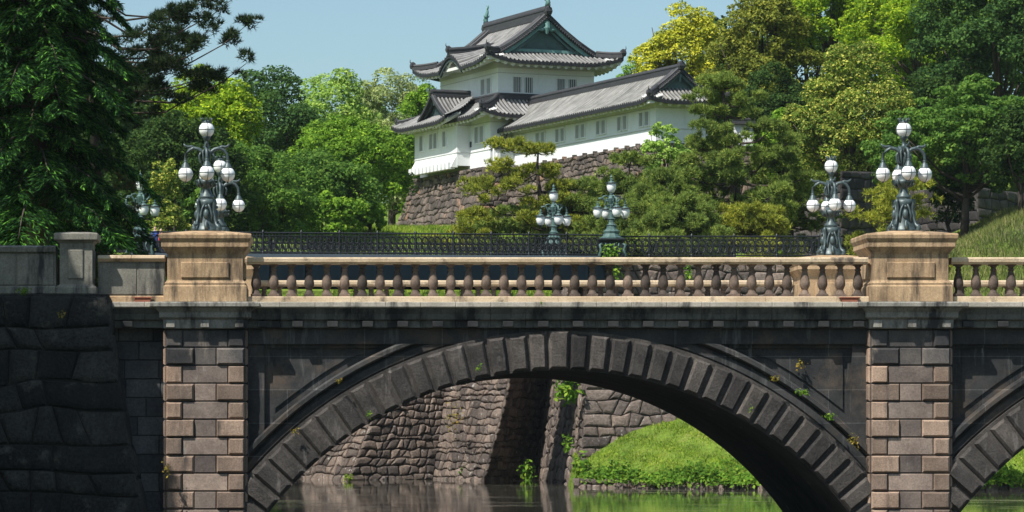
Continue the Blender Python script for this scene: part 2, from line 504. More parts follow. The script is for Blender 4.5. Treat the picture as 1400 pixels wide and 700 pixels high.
def build_water():
    mb = MB()
    mb.add([(-70, 3.5, WATER), (110, 3.5, WATER), (110, 195, WATER), (-70, 195, WATER)], [(0, 1, 2, 3)])
    m, t, p = nodes('moat_water', 0.03, 0.5)
    p.inputs['IOR'].default_value = 1.33
    scum = ramp(t, noise(t, 0.5, 7, 0.72, stretch=(0.35, 0.8, 1)), [(0.52, (0, 0, 0)), (0.66, (1, 1, 1))])
    c = mix(t, ramp(t, noise(t, 0.25, 4, 0.6, stretch=(0.4, 1.5, 1)), [(0.3, (0.036, 0.036, 0.027)), (0.7, (0.066, 0.062, 0.048))]), (0.16, 0.145, 0.115), scum)
    t.links.new(c, p.inputs['Base Color'])
    rr = t.nodes.new('ShaderNodeMapRange'); rr.inputs['To Min'].default_value = 0.02; rr.inputs['To Max'].default_value = 0.16
    t.links.new(scum, rr.inputs['Value']); t.links.new(rr.outputs[0], p.inputs['Roughness'])
    bump(t, p, noise(t, 1.0, 3, 0.5, stretch=(0.5, 1.6, 1)), 0.10, 0.03)
    o = mb.build('water', m)
    tag(o, kind='structure')


build_water()

# ------------------------------------------------------------------ rough stone masonry


def vnoise(rng, n=64):
    a = rng.rand(n) * 2 - 1

    def f(u):
        i = np.floor(u).astype(int); t = u - i; t = t * t * (3 - 2 * t)
        return a[i % n] * (1 - t) + a[(i + 1) % n] * t
    return f


def masonry(name, parent, T0, T1, B0, B1, course, width, seed, mats, batter=1.5, wav=0.35, raise_=0.07, gap=0.03, quoin=(0, 0), jit=0.22, smoothstone=True):
    """battered stone face between a top edge T0-T1 and a foot edge B0-B1, seen from the side where T0 is on the left"""
    rng = np.random.RandomState(seed)
    T0, T1, B0, B1 = [np.array(a, float) for a in (T0, T1, B0, B1)]
    Lm = (np.linalg.norm(T1 - T0) + np.linalg.norm(B1 - B0)) / 2
    H = (T0[2] + T1[2] - B0[2] - B1[2]) / 2

    def P(u, v):
        s = np.clip(v / H, -0.02, 1); c = 1 - (1 - np.clip(s, 0, 1)) ** batter
        a = u / Lm
        bot = B0 + (B1 - B0) * a[..., None] if hasattr(a, '__len__') else B0 + (B1 - B0) * a
        topp = T0 + (T1 - T0) * a[..., None] if hasattr(a, '__len__') else T0 + (T1 - T0) * a
        q = bot.copy()
        cc = c[..., None] if hasattr(c, '__len__') else c
        q[..., :2] = bot[..., :2] + (topp[..., :2] - bot[..., :2]) * cc
        q[..., 2] = bot[..., 2] + (topp[..., 2] - bot[..., 2]) * s
        return q
    e = np.array(T1 - T0); e[2] = 0; e /= np.linalg.norm(e)
    up = (T0 + T1 - B0 - B1); up /= np.linalg.norm(up)
    N = np.cross(e, up); N /= np.linalg.norm(N)
    mb = MB()
    # backing
    nu, nv = max(2, int(Lm / 1.5)), 10
    g = [[P(np.array(Lm * i / nu), np.array(H * j / nv)) - N * 0.06 for i in range(nu + 1)] for j in range(nv + 1)]
    mb.add([q for r in g for q in r], [(j * (nu + 1) + i, j * (nu + 1) + i + 1, (j + 1) * (nu + 1) + i + 1, (j + 1) * (nu + 1) + i) for j in range(nv) for i in range(nu)], 1)
    # courses
    vb = [0.0]
    while vb[-1] < H - course * 0.6: vb.append(vb[-1] + course * rng.uniform(0.75, 1.3))
    vb[-1] = H
    fn = [vnoise(rng) for _ in vb]
    ends = lambda u: np.clip(np.minimum(u / (width * 1.5) if quoin[0] else 9, (Lm - u) / (width * 1.5) if quoin[1] else 9), 0, 1)

    def row(k, u):
        if k == 0 or k == len(vb) - 1: return np.full_like(u, vb[k])
        return vb[k] + fn[k](u / (width * 0.95) + k * 7.3) * course * wav * ends(u)
    for k in range(len(vb) - 1):
        us = [0.0]
        first = True
        while us[-1] < Lm - width * 0.5:
            wv = width * rng.uniform(0.55, 1.5)
            if first and quoin[0]: wv = width * (2.0 if k % 2 else 1.1)
            first = False
            us.append(us[-1] + wv)
        if quoin[1]:
            wv = width * (1.1 if k % 2 else 2.0)
            us = [a for a in us if a < Lm - wv - width * 0.45] + [Lm - wv, Lm]
        else:
            us[-1] = Lm
        sl = [0.0] + [rng.uniform(-jit, jit) * course for _ in us[1:-1]] + [0.0]
        for i in range(len(us) - 1):
            a, b = us[i], us[i + 1]
            if b - a < 0.12: continue
            ca, cb = sl[i], sl[i + 1]
            uu = np.array([a - ca, (a - ca) * .5 + (b - cb) * .5, b - cb, b, b + cb, (a + ca) * .5 + (b + cb) * .5, a + ca, a])
            vv = np.array([0.0] * 8)
            vv[:3] = row(k, uu[:3]); vv[4:7] = row(k + 1, uu[4:7])
            vv[3] = (vv[2] + vv[4]) / 2; vv[7] = (vv[0] + vv[6]) / 2
            cu, cv = uu.mean(), vv.mean()
            hw, hh = (b - a) / 2, (vv[4:7].mean() - vv[:3].mean()) / 2
            if hh < 0.04: continue
            lift = raise_ * rng.uniform(0.5, 1.3)
            tilt = rng.uniform(-0.3, 0.3, 2) * raise_
            rings = []
            for ins, dep in ((gap * 0.3, -0.07), (gap, lift * 0.35), (gap + min(hw, hh) * 0.22, lift * 0.85), (min(hw, hh) * 0.62, lift)):
                kx = max(0.05, 1 - ins / hw); ky = max(0.05, 1 - ins / hh)
                q = uu * 0 + cu + (uu - cu) * kx
                r = vv * 0 + cv + (vv - cv) * ky
                if dep > 0 and (ins > gap * 0.9):
                    # knock the corners off
                    kc = 0.90 if ins > gap * 1.1 else 0.95
                    for ci in (0, 2, 4, 6):
                        kk = kc + rng.uniform(-0.05, 0.03)
                        q[ci] = cu + (q[ci] - cu) * kk; r[ci] = cv + (r[ci] - cv) * kk
                d = dep + ((q - cu) / hw * tilt[0] + (r - cv) / hh * tilt[1] if dep > 0 else 0)
                rings.append(P(q, r) + N[None, :] * (np.asarray(d)[..., None] if hasattr(d, '__len__') else d))
            vs = np.concatenate(rings)
            fs = []
            for rr in range(3):
                for j in range(8):
                    j2 = (j + 1) % 8
                    fs.append((rr * 8 + j, rr * 8 + j2, rr * 8 + 8 + j2, rr * 8 + 8 + j))
            fs.append(tuple(24 + j for j in range(8)))
            mb.add(vs, fs, 0)
    return mb.build(name, mats, parent)


# ------------------------------------------------------------------ stone bridge
YF, YB = 77.0, 90.0          # front and rear of the bridge
bridge = thing('stone_bridge', (X(765), 83.5, -3.2), 'dark stone two-arched bridge with pale balustrade crossing the moat', 'bridge')
CXS = (765.0, 1713.0)        # arch centres, photograph pixels on the front plane
CYP, RI = 1009.0, 503.0
PIERS = (280.5, 1246.0)
S = 77.0 / F


def arcpt(cx, rad, th, y):
    return (X(cx + rad * math.sin(th)), y, Z(CYP - rad * math.cos(th)))


def arch_ring():
    rng_ = random.Random(8)
    for cx in CXS:
        mb = MB()
        n = 41
        tmax = R(61.5)
        dth = 2 * tmax / n
        for side in (0, 1):
            y = YF + 0.25 if side == 0 else YB - 0.25
            sg = -1 if side == 0 else 1
            N = (0, sg, 0)
            # flat ring behind the blocks
            seg = 120
            a = [arcpt(cx, RI, -tmax + 2 * tmax * i / seg, y) for i in range(seg + 1)]
            b = [arcpt(cx, RI + 54, -tmax + 2 * tmax * i / seg, y) for i in range(seg + 1)]
            c = [arcpt(cx, RI + 54, -tmax + 2 * tmax * i / seg, y - sg * 0.3) for i in range(seg + 1)]
            k = seg + 1
            fs = [(i, i + 1, k + i + 1, k + i) for i in range(seg)] + [(k + i, k + i + 1, 2 * k + i + 1, 2 * k + i) for i in range(seg)]
            mb.add(a + b + c, fs, 0)
            for i in range(n):
                t0 = -tmax + i * dth + dth * 0.09; t1 = -tmax + (i + 1) * dth - dth * 0.09
                r0, r1 = RI + 2.0, RI + 50
                rs = 0.13 * rng_.uniform(0.8, 1.2); r1 += rng_.uniform(-1.2, 1.0); t0 += dth * rng_.uniform(-.02, .02); t1 += dth * rng_.uniform(-.02, .02)
                if i == n // 2:
                    t0 -= dth * 0.07; t1 += dth * 0.07; r1 = RI + 54; rs = 0.15
                q = [arcpt(cx, r0, t0, y), arcpt(cx, r0, t1, y), arcpt(cx, r1, t1, y), arcpt(cx, r1, t0, y)]
                mb.pillow(*q, N, rs, 0.06, 0)
        # soffit
        seg = 90
        a = [arcpt(cx, RI, -tmax + 2 * tmax * i / seg, YF + 0.2) for i in range(seg + 1)]
        b = [arcpt(cx, RI, -tmax + 2 * tmax * i / seg, YB - 0.2) for i in range(seg + 1)]
        k = seg + 1
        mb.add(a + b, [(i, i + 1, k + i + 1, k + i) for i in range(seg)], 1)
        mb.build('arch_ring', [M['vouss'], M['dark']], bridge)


arch_ring()


def spandrels():
    for cx in CXS:
        mb = MB()
        half = 430.0
        for side in (0, 1):
            y = YF + 0.55 if side == 0 else YB - 0.55
            sg = -1 if side == 0 else 1
            N_ = 172
            cols = []
            for i in range(N_ + 1):
                px = cx - half + 2 * half * i / N_
                rr = RI + 20
                yb = CYP - math.sqrt(max(0, rr * rr - (px - cx) ** 2))
                cols.append((px, yb))
            for i in range(N_):
                (p0, b0), (p1, b1) = cols[i], cols[i + 1]
                if max(b0, b1) <= 466: continue
                mb.add([(X(p0), y, Z(max(b0, 466))), (X(p1), y, Z(max(b1, 466))), (X(p1), y, Z(466)), (X(p0), y, Z(466))], [(0, 1, 2, 3)])
            # flat fillet and roll moulding around the ring
            for (ra, rb, yo, yi, t0, t1) in ((RI + 53, RI + 69, 0.36, 0.6, 0.0, 50), (RI + 70, RI + 80, 0.24, 0.6, 8, 49.5)):
                for s2 in (-1, 1):
                    seg = 40
                    th = [R(t0 + (t1 - t0) * i / seg) * s2 for i in range(seg + 1)]
                    yo_ = YF + yo if side == 0 else YB - yo
                    yi_ = YF + yi if side == 0 else YB - yi
                    yr = YF + yo + 0.07 if side == 0 else YB - yo - 0.07
                    dr = (rb - ra) * 0.25
                    ring = [[arcpt(cx, ra, q, yi_) for q in th], [arcpt(cx, ra, q, yr) for q in th], [arcpt(cx, ra + dr, q, yo_) for q in th],
                            [arcpt(cx, rb - dr, q, yo_) for q in th], [arcpt(cx, rb, q, yr) for q in th], [arcpt(cx, rb, q, yi_) for q in th]]
                    vs = [(p[0], p[1], min(p[2], Z(469.5))) for r in ring for p in r]
                    # drop pieces that would rise above the frieze
                    fs = []
                    for r in range(5):
                        for i in range(seg):
                            if min(vs[q][2] for q in (r * (seg + 1) + i, r * (seg + 1) + i + 1, (r + 1) * (seg + 1) + i, (r + 1) * (seg + 1) + i + 1)) > Z(469.8): continue
                            fs.append((r * (seg + 1) + i, r * (seg + 1) + i + 1, (r + 1) * (seg + 1) + i + 1, (r + 1) * (seg + 1) + i))
                    mb.add(vs, fs, 0)
            # raised border of the sunk panels
            for s2 in (-1, 1):
                x0, x1 = sorted((X(cx + s2 * 404), X(cx + s2 * 428)))
                y0, y1 = (YF + 0.42, YF + 0.6) if side == 0 else (YB - 0.6, YB - 0.42)
                mb.box(x0, x1, y0, y1, Z(640), Z(466))
                # inner raised slab of the panel
                px0, px1 = 396, 300
                pts = []
                for i in range(9):
                    px = 392 - i * (392 - 190) / 8
                    rr = RI + 92
                    pts.append((px, CYP - math.sqrt(max(1, rr * rr - px * px))))
                pts = [(a, min(max(b, 482), 560)) for a, b in pts]
                for i in range(8):
                    a0, b0 = pts[i]; a1, b1 = pts[i + 1]
                    if b0 <= 484 and b1 <= 484: continue
                    yy = YF + 0.50 if side == 0 else YB - 0.50
                    mb.add([(X(cx + s2 * a0), yy, Z(b0)), (X(cx + s2 * a1), yy, Z(b1)), (X(cx + s2 * a1), yy, Z(482)), (X(cx + s2 * a0), yy, Z(482))], [(0, 1, 2, 3)])
        # frieze over the arch
        for y0, y1 in ((YF + 0.33, YF + 0.7), (YB - 0.7, YB - 0.33)):
            mb.box(X(cx - half), X(cx + half), y0, y1, Z(470), Z(448))
        for y0, y1 in ((YF + 0.47, YF + 0.64), (YB - 0.64, YB - 0.47)):
            mb.box(X(cx - half), X(cx + half), y0, y1, Z(475), Z(469.9))
        # joints
        mb.build('spandrel_wall', M['ashlar'], bridge)


spandrels()


def piers():
    for pc in PIERS:
        mb = MB()
        hw = 54.5
        x0, x1 = X(pc - hw), X(pc + hw)
        # core runs through the bridge and down into the moat
        mb.box(x0, x1, YF + 0.12, YB - 0.12, -5.5, Z(446), 2)
        rng = random.Random(int(pc))
        ph = 24.6
        k = 0
        y = 451.0
        while y < 790:
            yb = y + ph - 1.6
            shortw = 23.0 if k % 2 == 0 else 39.0
            mt = 0
            for (a, b, m_, rs) in ((pc - hw + 0.8, pc - hw + shortw, 0, 0.085), (pc + hw - shortw, pc + hw - 0.8, 0, 0.085), (pc - hw + shortw + 1, pc + hw - shortw - 1, 1, 0.035)):
                for side in (0, 1):
                    yy = YF + 0.12 if side == 0 else YB - 0.12
                    N = (0, -1, 0) if side == 0 else (0, 1, 0)
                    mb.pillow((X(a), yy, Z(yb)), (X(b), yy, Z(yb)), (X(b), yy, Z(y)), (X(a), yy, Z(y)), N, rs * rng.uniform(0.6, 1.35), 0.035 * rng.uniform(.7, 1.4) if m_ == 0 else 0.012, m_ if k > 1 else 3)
            # side blocks seen past the edge
            for (xx, N) in ((x0, (-1, 0, 0)), (x1, (1, 0, 0))):
                for (ya, yc) in ((YF + 0.14, YF + 0.5), (YB - 0.5, YB - 0.14)):
                    q = [(xx, yc, Z(yb)), (xx, ya, Z(yb)), (xx, ya, Z(y)), (xx, yc, Z(y))]
                    mb.pillow(*q, N, 0.06, 0.03, 0)
            y += ph; k += 1
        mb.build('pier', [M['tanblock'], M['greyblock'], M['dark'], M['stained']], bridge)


piers()


def cornices():
    hw = 54.5
    spans = ((150, PIERS[0] - hw), (PIERS[0] + hw, PIERS[1] - hw), (PIERS[1] + hw, 2180))
    for a, b in spans:
        for f in (0, 1):
            yy = (lambda d: YF + d) if f == 0 else (lambda d: YB - d)
            prof = [(yy(0.9), Z(412)), (yy(-0.14), Z(413)), (yy(-0.14), Z(420)), (yy(-0.09), Z(421.5)), (yy(0.9), Z(421.5))]
            prof2 = [(yy(0.9), Z(421.7)), (yy(-0.07), Z(421.7)), (yy(0.02), Z(429)), (yy(0.06), Z(437)), (yy(0.17), Z(438)), (yy(0.17), Z(448)), (yy(0.9), Z(448))]
            if f == 1: prof = prof[::-1]; prof2 = prof2[::-1]
            mb = MB()
            # slabs about 1.4 m long with hairline joints
            x = a
            while x < b - 1:
                x2 = min(b, x + 48)
                mb.prof_x(X(x) + 0.002, X(x2) - 0.002, prof)
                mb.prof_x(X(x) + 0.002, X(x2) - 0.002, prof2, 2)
                # dentil
                xc = x + 24
                if xc < b - 8:
                    d0, d1 = sorted((yy(0.03), yy(0.3)))
                    mb.box(X(xc - 7.5), X(xc + 7.5), d0, d1, Z(447), Z(438.6), 1)
                x = x2
            mb.build('cornice', [M['slabedge'], M['dark'], M['cornicedark']], bridge, bevel=0.012)
    for pc in PIERS:
        for yc in (YF + 1.0, YB - 1.0):
            mb = MB()
            prof = [(42, 450), (57, 449), (57.5, 437), (63, 434), (63, 427), (69, 420.5), (75, 420), (75, 414.5), (73.5, 413)]
            mb.rect_lathe(X(pc), yc, [(p * S, (p - 54.5) * S + 1.0 - 0.02, Z(q)) for p, q in prof])
            sg = -1 if yc < 83 else 1
            for dx in (-47, 0, 47):
                y0, y1 = sorted((yc + sg * 0.9, yc + sg * 1.14))
                mb.box(X(pc + dx - 6), X(pc + dx + 6), y0, y1, Z(448), Z(438))
            mb.build('pier_cornice', M['cornice'], bridge, bevel=0.012)


cornices()


def pedestals():
    for pc in PIERS:
        for yc in (YF + 1.0, YB - 1.0):
            mb = MB()
            prof = [(56, 413.2), (57, 412), (57, 391), (55, 389.5), (56, 387), (53.5, 384.5), (52, 383), (52, 347.5), (53, 346), (55, 343), (58.5, 339), (60, 338), (60, 331), (61, 329.5), (63, 326), (63.5, 321.5), (62.5, 319.5), (22, 313.5)]
            mb.rect_lathe(X(pc), yc, [(p * S, p * S, Z(q)) for p, q in prof])
            sg = -1 if yc < 83 else 1
            d = 52 * S
            for N, q in (((0, -1, 0), [(-33, -1), (33, -1)]), ((0, 1, 0), [(33, 1), (-33, 1)])):
                a, b = q
                mb.pillow((X(pc + a[0]), yc + N[1] * d, Z(380)), (X(pc + b[0]), yc + N[1] * d, Z(380)), (X(pc + b[0]), yc + N[1] * d, Z(358)), (X(pc + a[0]), yc + N[1] * d, Z(358)), N, 0.045, 0.01)
            for sx in (-1, 1):
                xx = X(pc) + sx * d
                q = [(xx, yc + sx * 33 * S * -1, Z(380)), (xx, yc + sx * 33 * S, Z(380)), (xx, yc + sx * 33 * S, Z(358)), (xx, yc - sx * 33 * S, Z(358))]
                mb.pillow(*q, (sx, 0, 0), 0.045, 0.01)
            mb.build('pedestal', M['tan'], bridge, bevel=0.012)


pedestals()


def balustrades():
    bm_ = M['baluster']; bt = bm_.node_tree; bp = bt.nodes['Principled BSDF']
    src = bp.inputs['Base Color'].links[0].from_socket
    oi = bt.nodes.new('ShaderNodeObjectInfo')
    bt.links.new(mix(bt, src, ramp(bt, oi.outputs['Random'], [(0, (0.42, 0.42, 0.43)), (1, (1.4, 1.3, 1.2))]), 1.0, 'MULTIPLY'), bp.inputs['Base Color'])
    bal_prof = [(0.115, 405), (0.115, 399.6), (0.105, 399), (0.085, 395), (0.07, 393), (0.085, 392), (0.122, 386), (0.126, 382), (0.112, 376), (0.085, 369), (0.064, 363), (0.062, 361.5),
                (0.08, 361), (0.08, 359.2), (0.062, 358.5), (0.062, 356.5), (0.085, 354), (0.098, 352.8), (0.098, 351)]
    zz = lambda q: Z(405) + (405 - q) / (405 - 351) * (Z(360.5) - Z(405))
    proto = None
    for row, yc in ((0, YF + 0.42), (1, YB - 0.42)):
        for a, b in ((PIERS[0] + 57, PIERS[1] - 57), (PIERS[1] + 57, 2170)):
            mb = MB()
            # rail in lengths
            x = a
            while x < b - 1:
                x2 = min(b, x + 105.5)
                prof = [(0.16, 360.5), (0.2, 360), (0.2, 358.6), (0.245, 357.6), (0.25, 353), (0.225, 351.2), (-0.225, 351.2), (-0.25, 353), (-0.245, 357.6), (-0.2, 358.6), (-0.2, 360), (-0.16, 360.5)]
                mb.prof_x(X(x) + 0.002, X(x2) - 0.002, [(yc + p, Z(q)) for p, q in prof][::-1])
                x = x2
            x = a
            while x < b - 1:
                x2 = min(b, x + 142)
                mb.prof_x(X(x) + 0.003, X(x2) - 0.003, [(yc - 0.3, Z(413.3)), (yc + 0.3, Z(413.3)), (yc + 0.3, Z(406)), (yc + 0.28, Z(405)), (yc - 0.28, Z(405)), (yc - 0.3, Z(406))][::-1])
                x = x2
            rail = mb.build('balustrade', M['light'], bridge)
            n = int(round((b - a) / 24.05))
            far = MB()
            for i in range(n):
                px = a + (b - a) * (i + 0.5) / n
                if px > 1560:
                    far.lathe(X(px), yc, [(r, zz(q)) for r, q in bal_prof], 10)
                    continue
                if proto is None:
                    m2 = MB()
                    m2.lathe(0, 0, [(r, zz(q)) for r, q in bal_prof], 14)
                    m2.lathe(0, 0, [(0.13, zz(405)), (0.13, zz(401)), (0.122, zz(400))], square=True)
                    m2.lathe(0, 0, [(0.10, zz(353.2)), (0.11, zz(352.6)), (0.11, zz(351))], square=True)
                    me_o = m2.build('baluster', M['baluster'], None, smooth=True)
                    me_o.data.polygons.foreach_set('use_smooth', [len(p.vertices) == 4 and abs(p.normal.z) < 0.93 and i2 < 14 * 18 for i2, p in enumerate(me_o.data.polygons)])
                    proto = me_o
                    o = me_o
                else:
                    o = proto.copy(); COL.objects.link(o)
                o.parent = rail
                off = OFF[rail.name]
                o.location = (X(px) - off.x, yc - off.y, -off.z)
                o.rotation_euler = (0, 0, (i % 4) * PI / 2)
            if far.v: tag(far.build('far_balusters', M['baluster'], rail, smooth=True), kind='stuff')


balustrades()


def deck():
    mb = MB()
    mb.box(X(150), X(2180), YF + 0.9, YB - 0.9, Z(446), Z(409))
    mb.build('deck', plain('gravel_deck', (0.30, 0.28, 0.25), 0.95, 0.2, 20), bridge)


deck()

# ------------------------------------------------------------------ left bank: abutment, parapet, retaining wall
ab = thing('abutment_wall', (X(185), 77.9, -4), 'narrow dark coursed stone wall tucked between the left pier and the big-block wall', 'wall')
mb = MB()
rng = random.Random(5)
mb.box(X(60), X(226), 77.75, 89, -5.5, Z(446.5), 1)
y = 440.0; k = 0
while y < 780:
    h = 26.0
    x = 130.0 - (k % 2) * 20
    while x < 225:
        x2 = min(226, x + rng.choice((38, 48, 30)))
        if x2 > 222: x2 = 226
        mb.pillow((X(x), 77.75, Z(y + h - 1)), (X(x2 - 1), 77.75, Z(y + h - 1)), (X(x2 - 1), 77.75, Z(y)), (X(x), 77.75, Z(y)), (0, -1, 0), 0.03 * rng.uniform(.6, 1.5), 0.012, 0)
        x = x2
    y += h; k += 1
mb.build('stonework', [stone_mat('abutment_blocks', [(0.3, (0.045, 0.05, 0.055)), (0.7, (0.11, 0.12, 0.125))], 0.4, streak=((0.2, 0.2, 0.19), 0.64, 0.76, (3, 1, 0.8)), fine=16), M['dark']], ab)
mb = MB()
mb.box(X(-120), X(226), 77.55, 78.3, Z(446), Z(440))
mb.box(X(-120), X(226), 77.4, 78.3, Z(440), Z(414))
mb.build('string_course', M['cornice'], ab, bevel=0.02)

pw = thing('parapet_wall', (X(180), 77.4, Z(414)), 'solid panelled stone parapet with pale coping between the grey post and the left pedestal', 'wall')
mb = MB()
mb.box(X(133), X(225), 77.15, 77.75, Z(413.5), Z(404))
mb.build('plinth', M['tan'], pw, bevel=0.02)
mb = MB()
mb.box(X(133), X(225), 77.25, 77.65, Z(404), Z(357))
for a, b in ((134, 186), (187.5, 224)):
    mb.pillow((X(a), 77.25, Z(402)), (X(b), 77.25, Z(402)), (X(b), 77.25, Z(359)), (X(a), 77.25, Z(359)), (0, -1, 0), 0.02, 0.01)
mb.build('panel', M['oldgrey'], pw)
mb = MB()
for a, b in ((133, 179), (179.4, 225)):
    mb.prof_x(X(a), X(b), [(77.2, Z(357)), (77.7, Z(357)), (77.75, Z(353)), (77.73, Z(349)), (77.45, Z(347.5)), (77.12, Z(349)), (77.1, Z(353))][::-1])
mb.build('coping', M['light'], pw, bevel=0.01)

gp = thing('stone_post', (X(105), 76.9, Z(402)), 'square grey stone post with a flat cap rising above the left parapets', 'post')
mb = MB()
mb.rect_lathe(X(105), 77.2, [(p * S, p * S, Z(q)) for p, q in ((28, 402.5), (28, 394), (26.5, 392), (22.5, 389), (22.5, 333), (24, 332), (26, 330), (30, 329), (30, 320.5), (29, 319.5), (15, 317.5))])
d = 22.5 * S
mb.pillow((X(94), 77.2 - d, Z(382)), (X(115), 77.2 - d, Z(382)), (X(115), 77.2 - d, Z(342)), (X(94), 77.2 - d, Z(342)), (0, -1, 0), 0.04, 0.01)
mb.pillow((X(105) + d, 77.2 - .2, Z(382)), (X(105) + d, 77.2 + .2, Z(382)), (X(105) + d, 77.2 + .2, Z(342)), (X(105) + d, 77.2 - .2, Z(342)), (1, 0, 0), 0.03, 0.01)
mb.build('shaft', M['oldgrey'], gp, bevel=0.012)

lp = thing('parapet_wall', (X(20), 76.9, Z(402)), 'grey stone parapet at the far left running up to the square post', 'wall')
mb = MB(); mb.box(X(-260), X(77), 76.75, 77.55, Z(402.5), Z(392)); mb.build('plinth', M['oldgrey'], lp, bevel=0.02)
mb = MB(); mb.box(X(-260), X(77), 76.95, 77.4, Z(392), Z(345))
for a, b in ((-250, -140), (-138, -60), (-58, 21), (23.5, 74)):
    mb.pillow((X(a), 76.95, Z(390)), (X(b), 76.95, Z(390)), (X(b), 76.95, Z(347)), (X(a), 76.95, Z(347)), (0, -1, 0), 0.03, 0.012)
mb.build('panel', M['oldgrey'], lp)
mb = MB(); mb.prof_x(X(-260), X(77), [(76.85, Z(345)), (77.5, Z(345)), (77.52, Z(338)), (77.2, Z(335)), (76.83, Z(338))][::-1]); mb.build('coping', M['oldgrey'], lp, bevel=0.01)

rw = thing('retaining_wall', (X(40), 76, -4), 'battered wall of big dark rough blocks at the lower left', 'wall')
YT, YBm = 76.4, 75.0
tr = (X(148, YT), YT, Z(404, YT)); br = (X(232, YBm), YBm, -5.0)
masonry('stone_face', rw, (X(-260), YT, Z(404, YT)), tr, (X(-260), YBm, -5.0), br, 0.74, 0.98, 21, [M['bigstone'], M['joint']], batter=1.25, wav=0.2, raise_=0.09, gap=0.03, quoin=(0, 1), jit=0.22)
masonry('stone_face', rw, tr, (tr[0] - 0.05, 77.7, tr[2]), br, (br[0] - 0.05, 77.9, br[2]), 0.92, 1.5, 22, [M['bigstone'], M['joint']], batter=1.25, wav=0.2, raise_=0.06, gap=0.022, quoin=(1, 0))
mb = MB(); mb.box(X(-260), tr[0] - 0.02, YT + 0.05, 77.7, Z(404) - 0.4, Z(403.5)); mb.build('top_course', M['bigstone'], rw)

# ------------------------------------------------------------------ moat walls in the background
mw = thing('moat_wall', (4, 187, -4), 'brown rubble stone wall with a bright corner rising from the water under the arch', 'wall')
TZ = 7.5
# feet and tops, corner by corner
feet = [(-7.5, 200.0), (X(468, 187), 187.0), (X(590, 190.5), 190.5), (X(655, 185), 185.0), (X(728, 194), 194.0), (16.5, 194.5)]
tops = [(-5.5, 201.5), (X(548, 191), 191.3), (X(618, 194), 194.0), (X(712, 188.5), 188.5), (14.9, 195.3), (16.5, 195.5)]
qn = [(0, 1), (1, 0), (0, 1), (1, 0), (0, 0)]
for i in range(5):
    masonry('stone_face', mw, (*tops[i], TZ), (*tops[i + 1], TZ), (*feet[i], -3.8), (*feet[i + 1], -3.8), 0.43, 0.5, 31 + i, [M['moatstone'], M['joint']], batter=1.45, wav=0.30, raise_=0.11, gap=0.03, quoin=qn[i], jit=0.35)
mb = MB()
for i in range(5):
    a, b = tops[i], tops[i + 1]
    mb.add([(a[0], a[1] - .1, TZ - .02), (b[0], b[1] - .1, TZ - .02), (b[0], 203, TZ + .1), (a[0], 203, TZ + .1)], [(0, 1, 2, 3)])
mb.build('turf_cap', plain('turf', (0.10, 0.155, 0.03), 0.95, 0.3, 1.5, isl=0), mw)

w1 = thing('embankment_wall', (22, 170, -3), 'stepped-course stone embankment wall standing in the grass right of the shaded corner', 'wall')
c_t, c_f = (14.9, 170.6, 9.15), (14.0, 168.2, -3.8)
masonry('stone_face', w1, c_t, (30.5, 170.6, 9.15), c_f, (30.5, 168.4, -3.8), 0.6, 0.75, 41, [M['moatstone'], M['joint']], batter=1.5, wav=0.22, raise_=0.10, gap=0.03, quoin=(1, 0), jit=0.4)
masonry('stone_face', w1, (15.0, 196, 9.15), c_t, (13.2, 195, -3.8), c_f, 0.6, 0.75, 42, [M['moatstone'], M['joint']], batter=1.5, wav=0.4, raise_=0.12, gap=0.03, quoin=(0, 1), jit=0.4)
mb = MB(); mb.box(15.05, 30.5, 170.7, 172.5, 8.0, 9.16); mb.box(15.1, 16.6, 172.5, 196, 8.0, 9.16); mb.build('top_course', M['bigstone'], w1)

ke = thing('shore_edging', (25, 158, -3), 'low row of rough stones along the waterline below the green bank', 'edging')
pts = [(13.6, 166.4), (17, 162.0), (23, 158.5), (36, 156.7), (60, 149.7)]
for i in range(4):
    a, b = pts[i], pts[i + 1]
    masonry('stone_face', ke, (a[0], a[1] + .25, -2.72), (b[0], b[1] + .25, -2.72), (a[0], a[1], -3.6), (b[0], b[1], -3.6), 0.5, 0.55, 51 + i, [M['moatstone'], M['joint']], batter=1.0, wav=0.5, raise_=0.1, gap=0.03)

w3 = thing('hillside_wall', (36, 200, 9), 'dark coursed stone wall below the trees behind the right-hand lamps', 'wall')
masonry('stone_face', w3, (X(1020, 206), 206, 14.6), (X(1150, 200), 200, 15.6), (X(1015, 205), 205, 9), (X(1148, 199), 199, 9), 0.62, 0.9, 61, [M['bluestone'], M['joint']], batter=1.2, wav=0.15, raise_=0.08)
masonry('stone_face', w3, (X(1150, 200), 200, 16.2), (X(1235, 206), 206, 16.6), (X(1148, 199), 199, 9), (X(1237, 205), 205, 9), 0.62, 0.9, 62, [M['bluestone'], M['joint']], batter=1.2, wav=0.15, raise_=0.08)
masonry('stone_face', w3, (X(1235, 206), 206, 15.4), (X(1335, 200), 200, 15.2), (X(1237, 205), 205, 9), (X(1345, 198.6), 198.6, 9), 0.62, 0.9, 63, [M['bluestone'], M['joint']], batter=1.2, wav=0.15, raise_=0.08, quoin=(0, 1))
masonry('stone_face', w3, (X(1335, 200), 200, 15.2), (X(1500, 214), 214, 15.2), (X(1345, 198.6), 198.6, 9), (X(1505, 212), 212, 9), 0.62, 0.9, 64, [M['bluestone'], M['joint']], batter=1.2, wav=0.15, raise_=0.08, quoin=(1, 0))

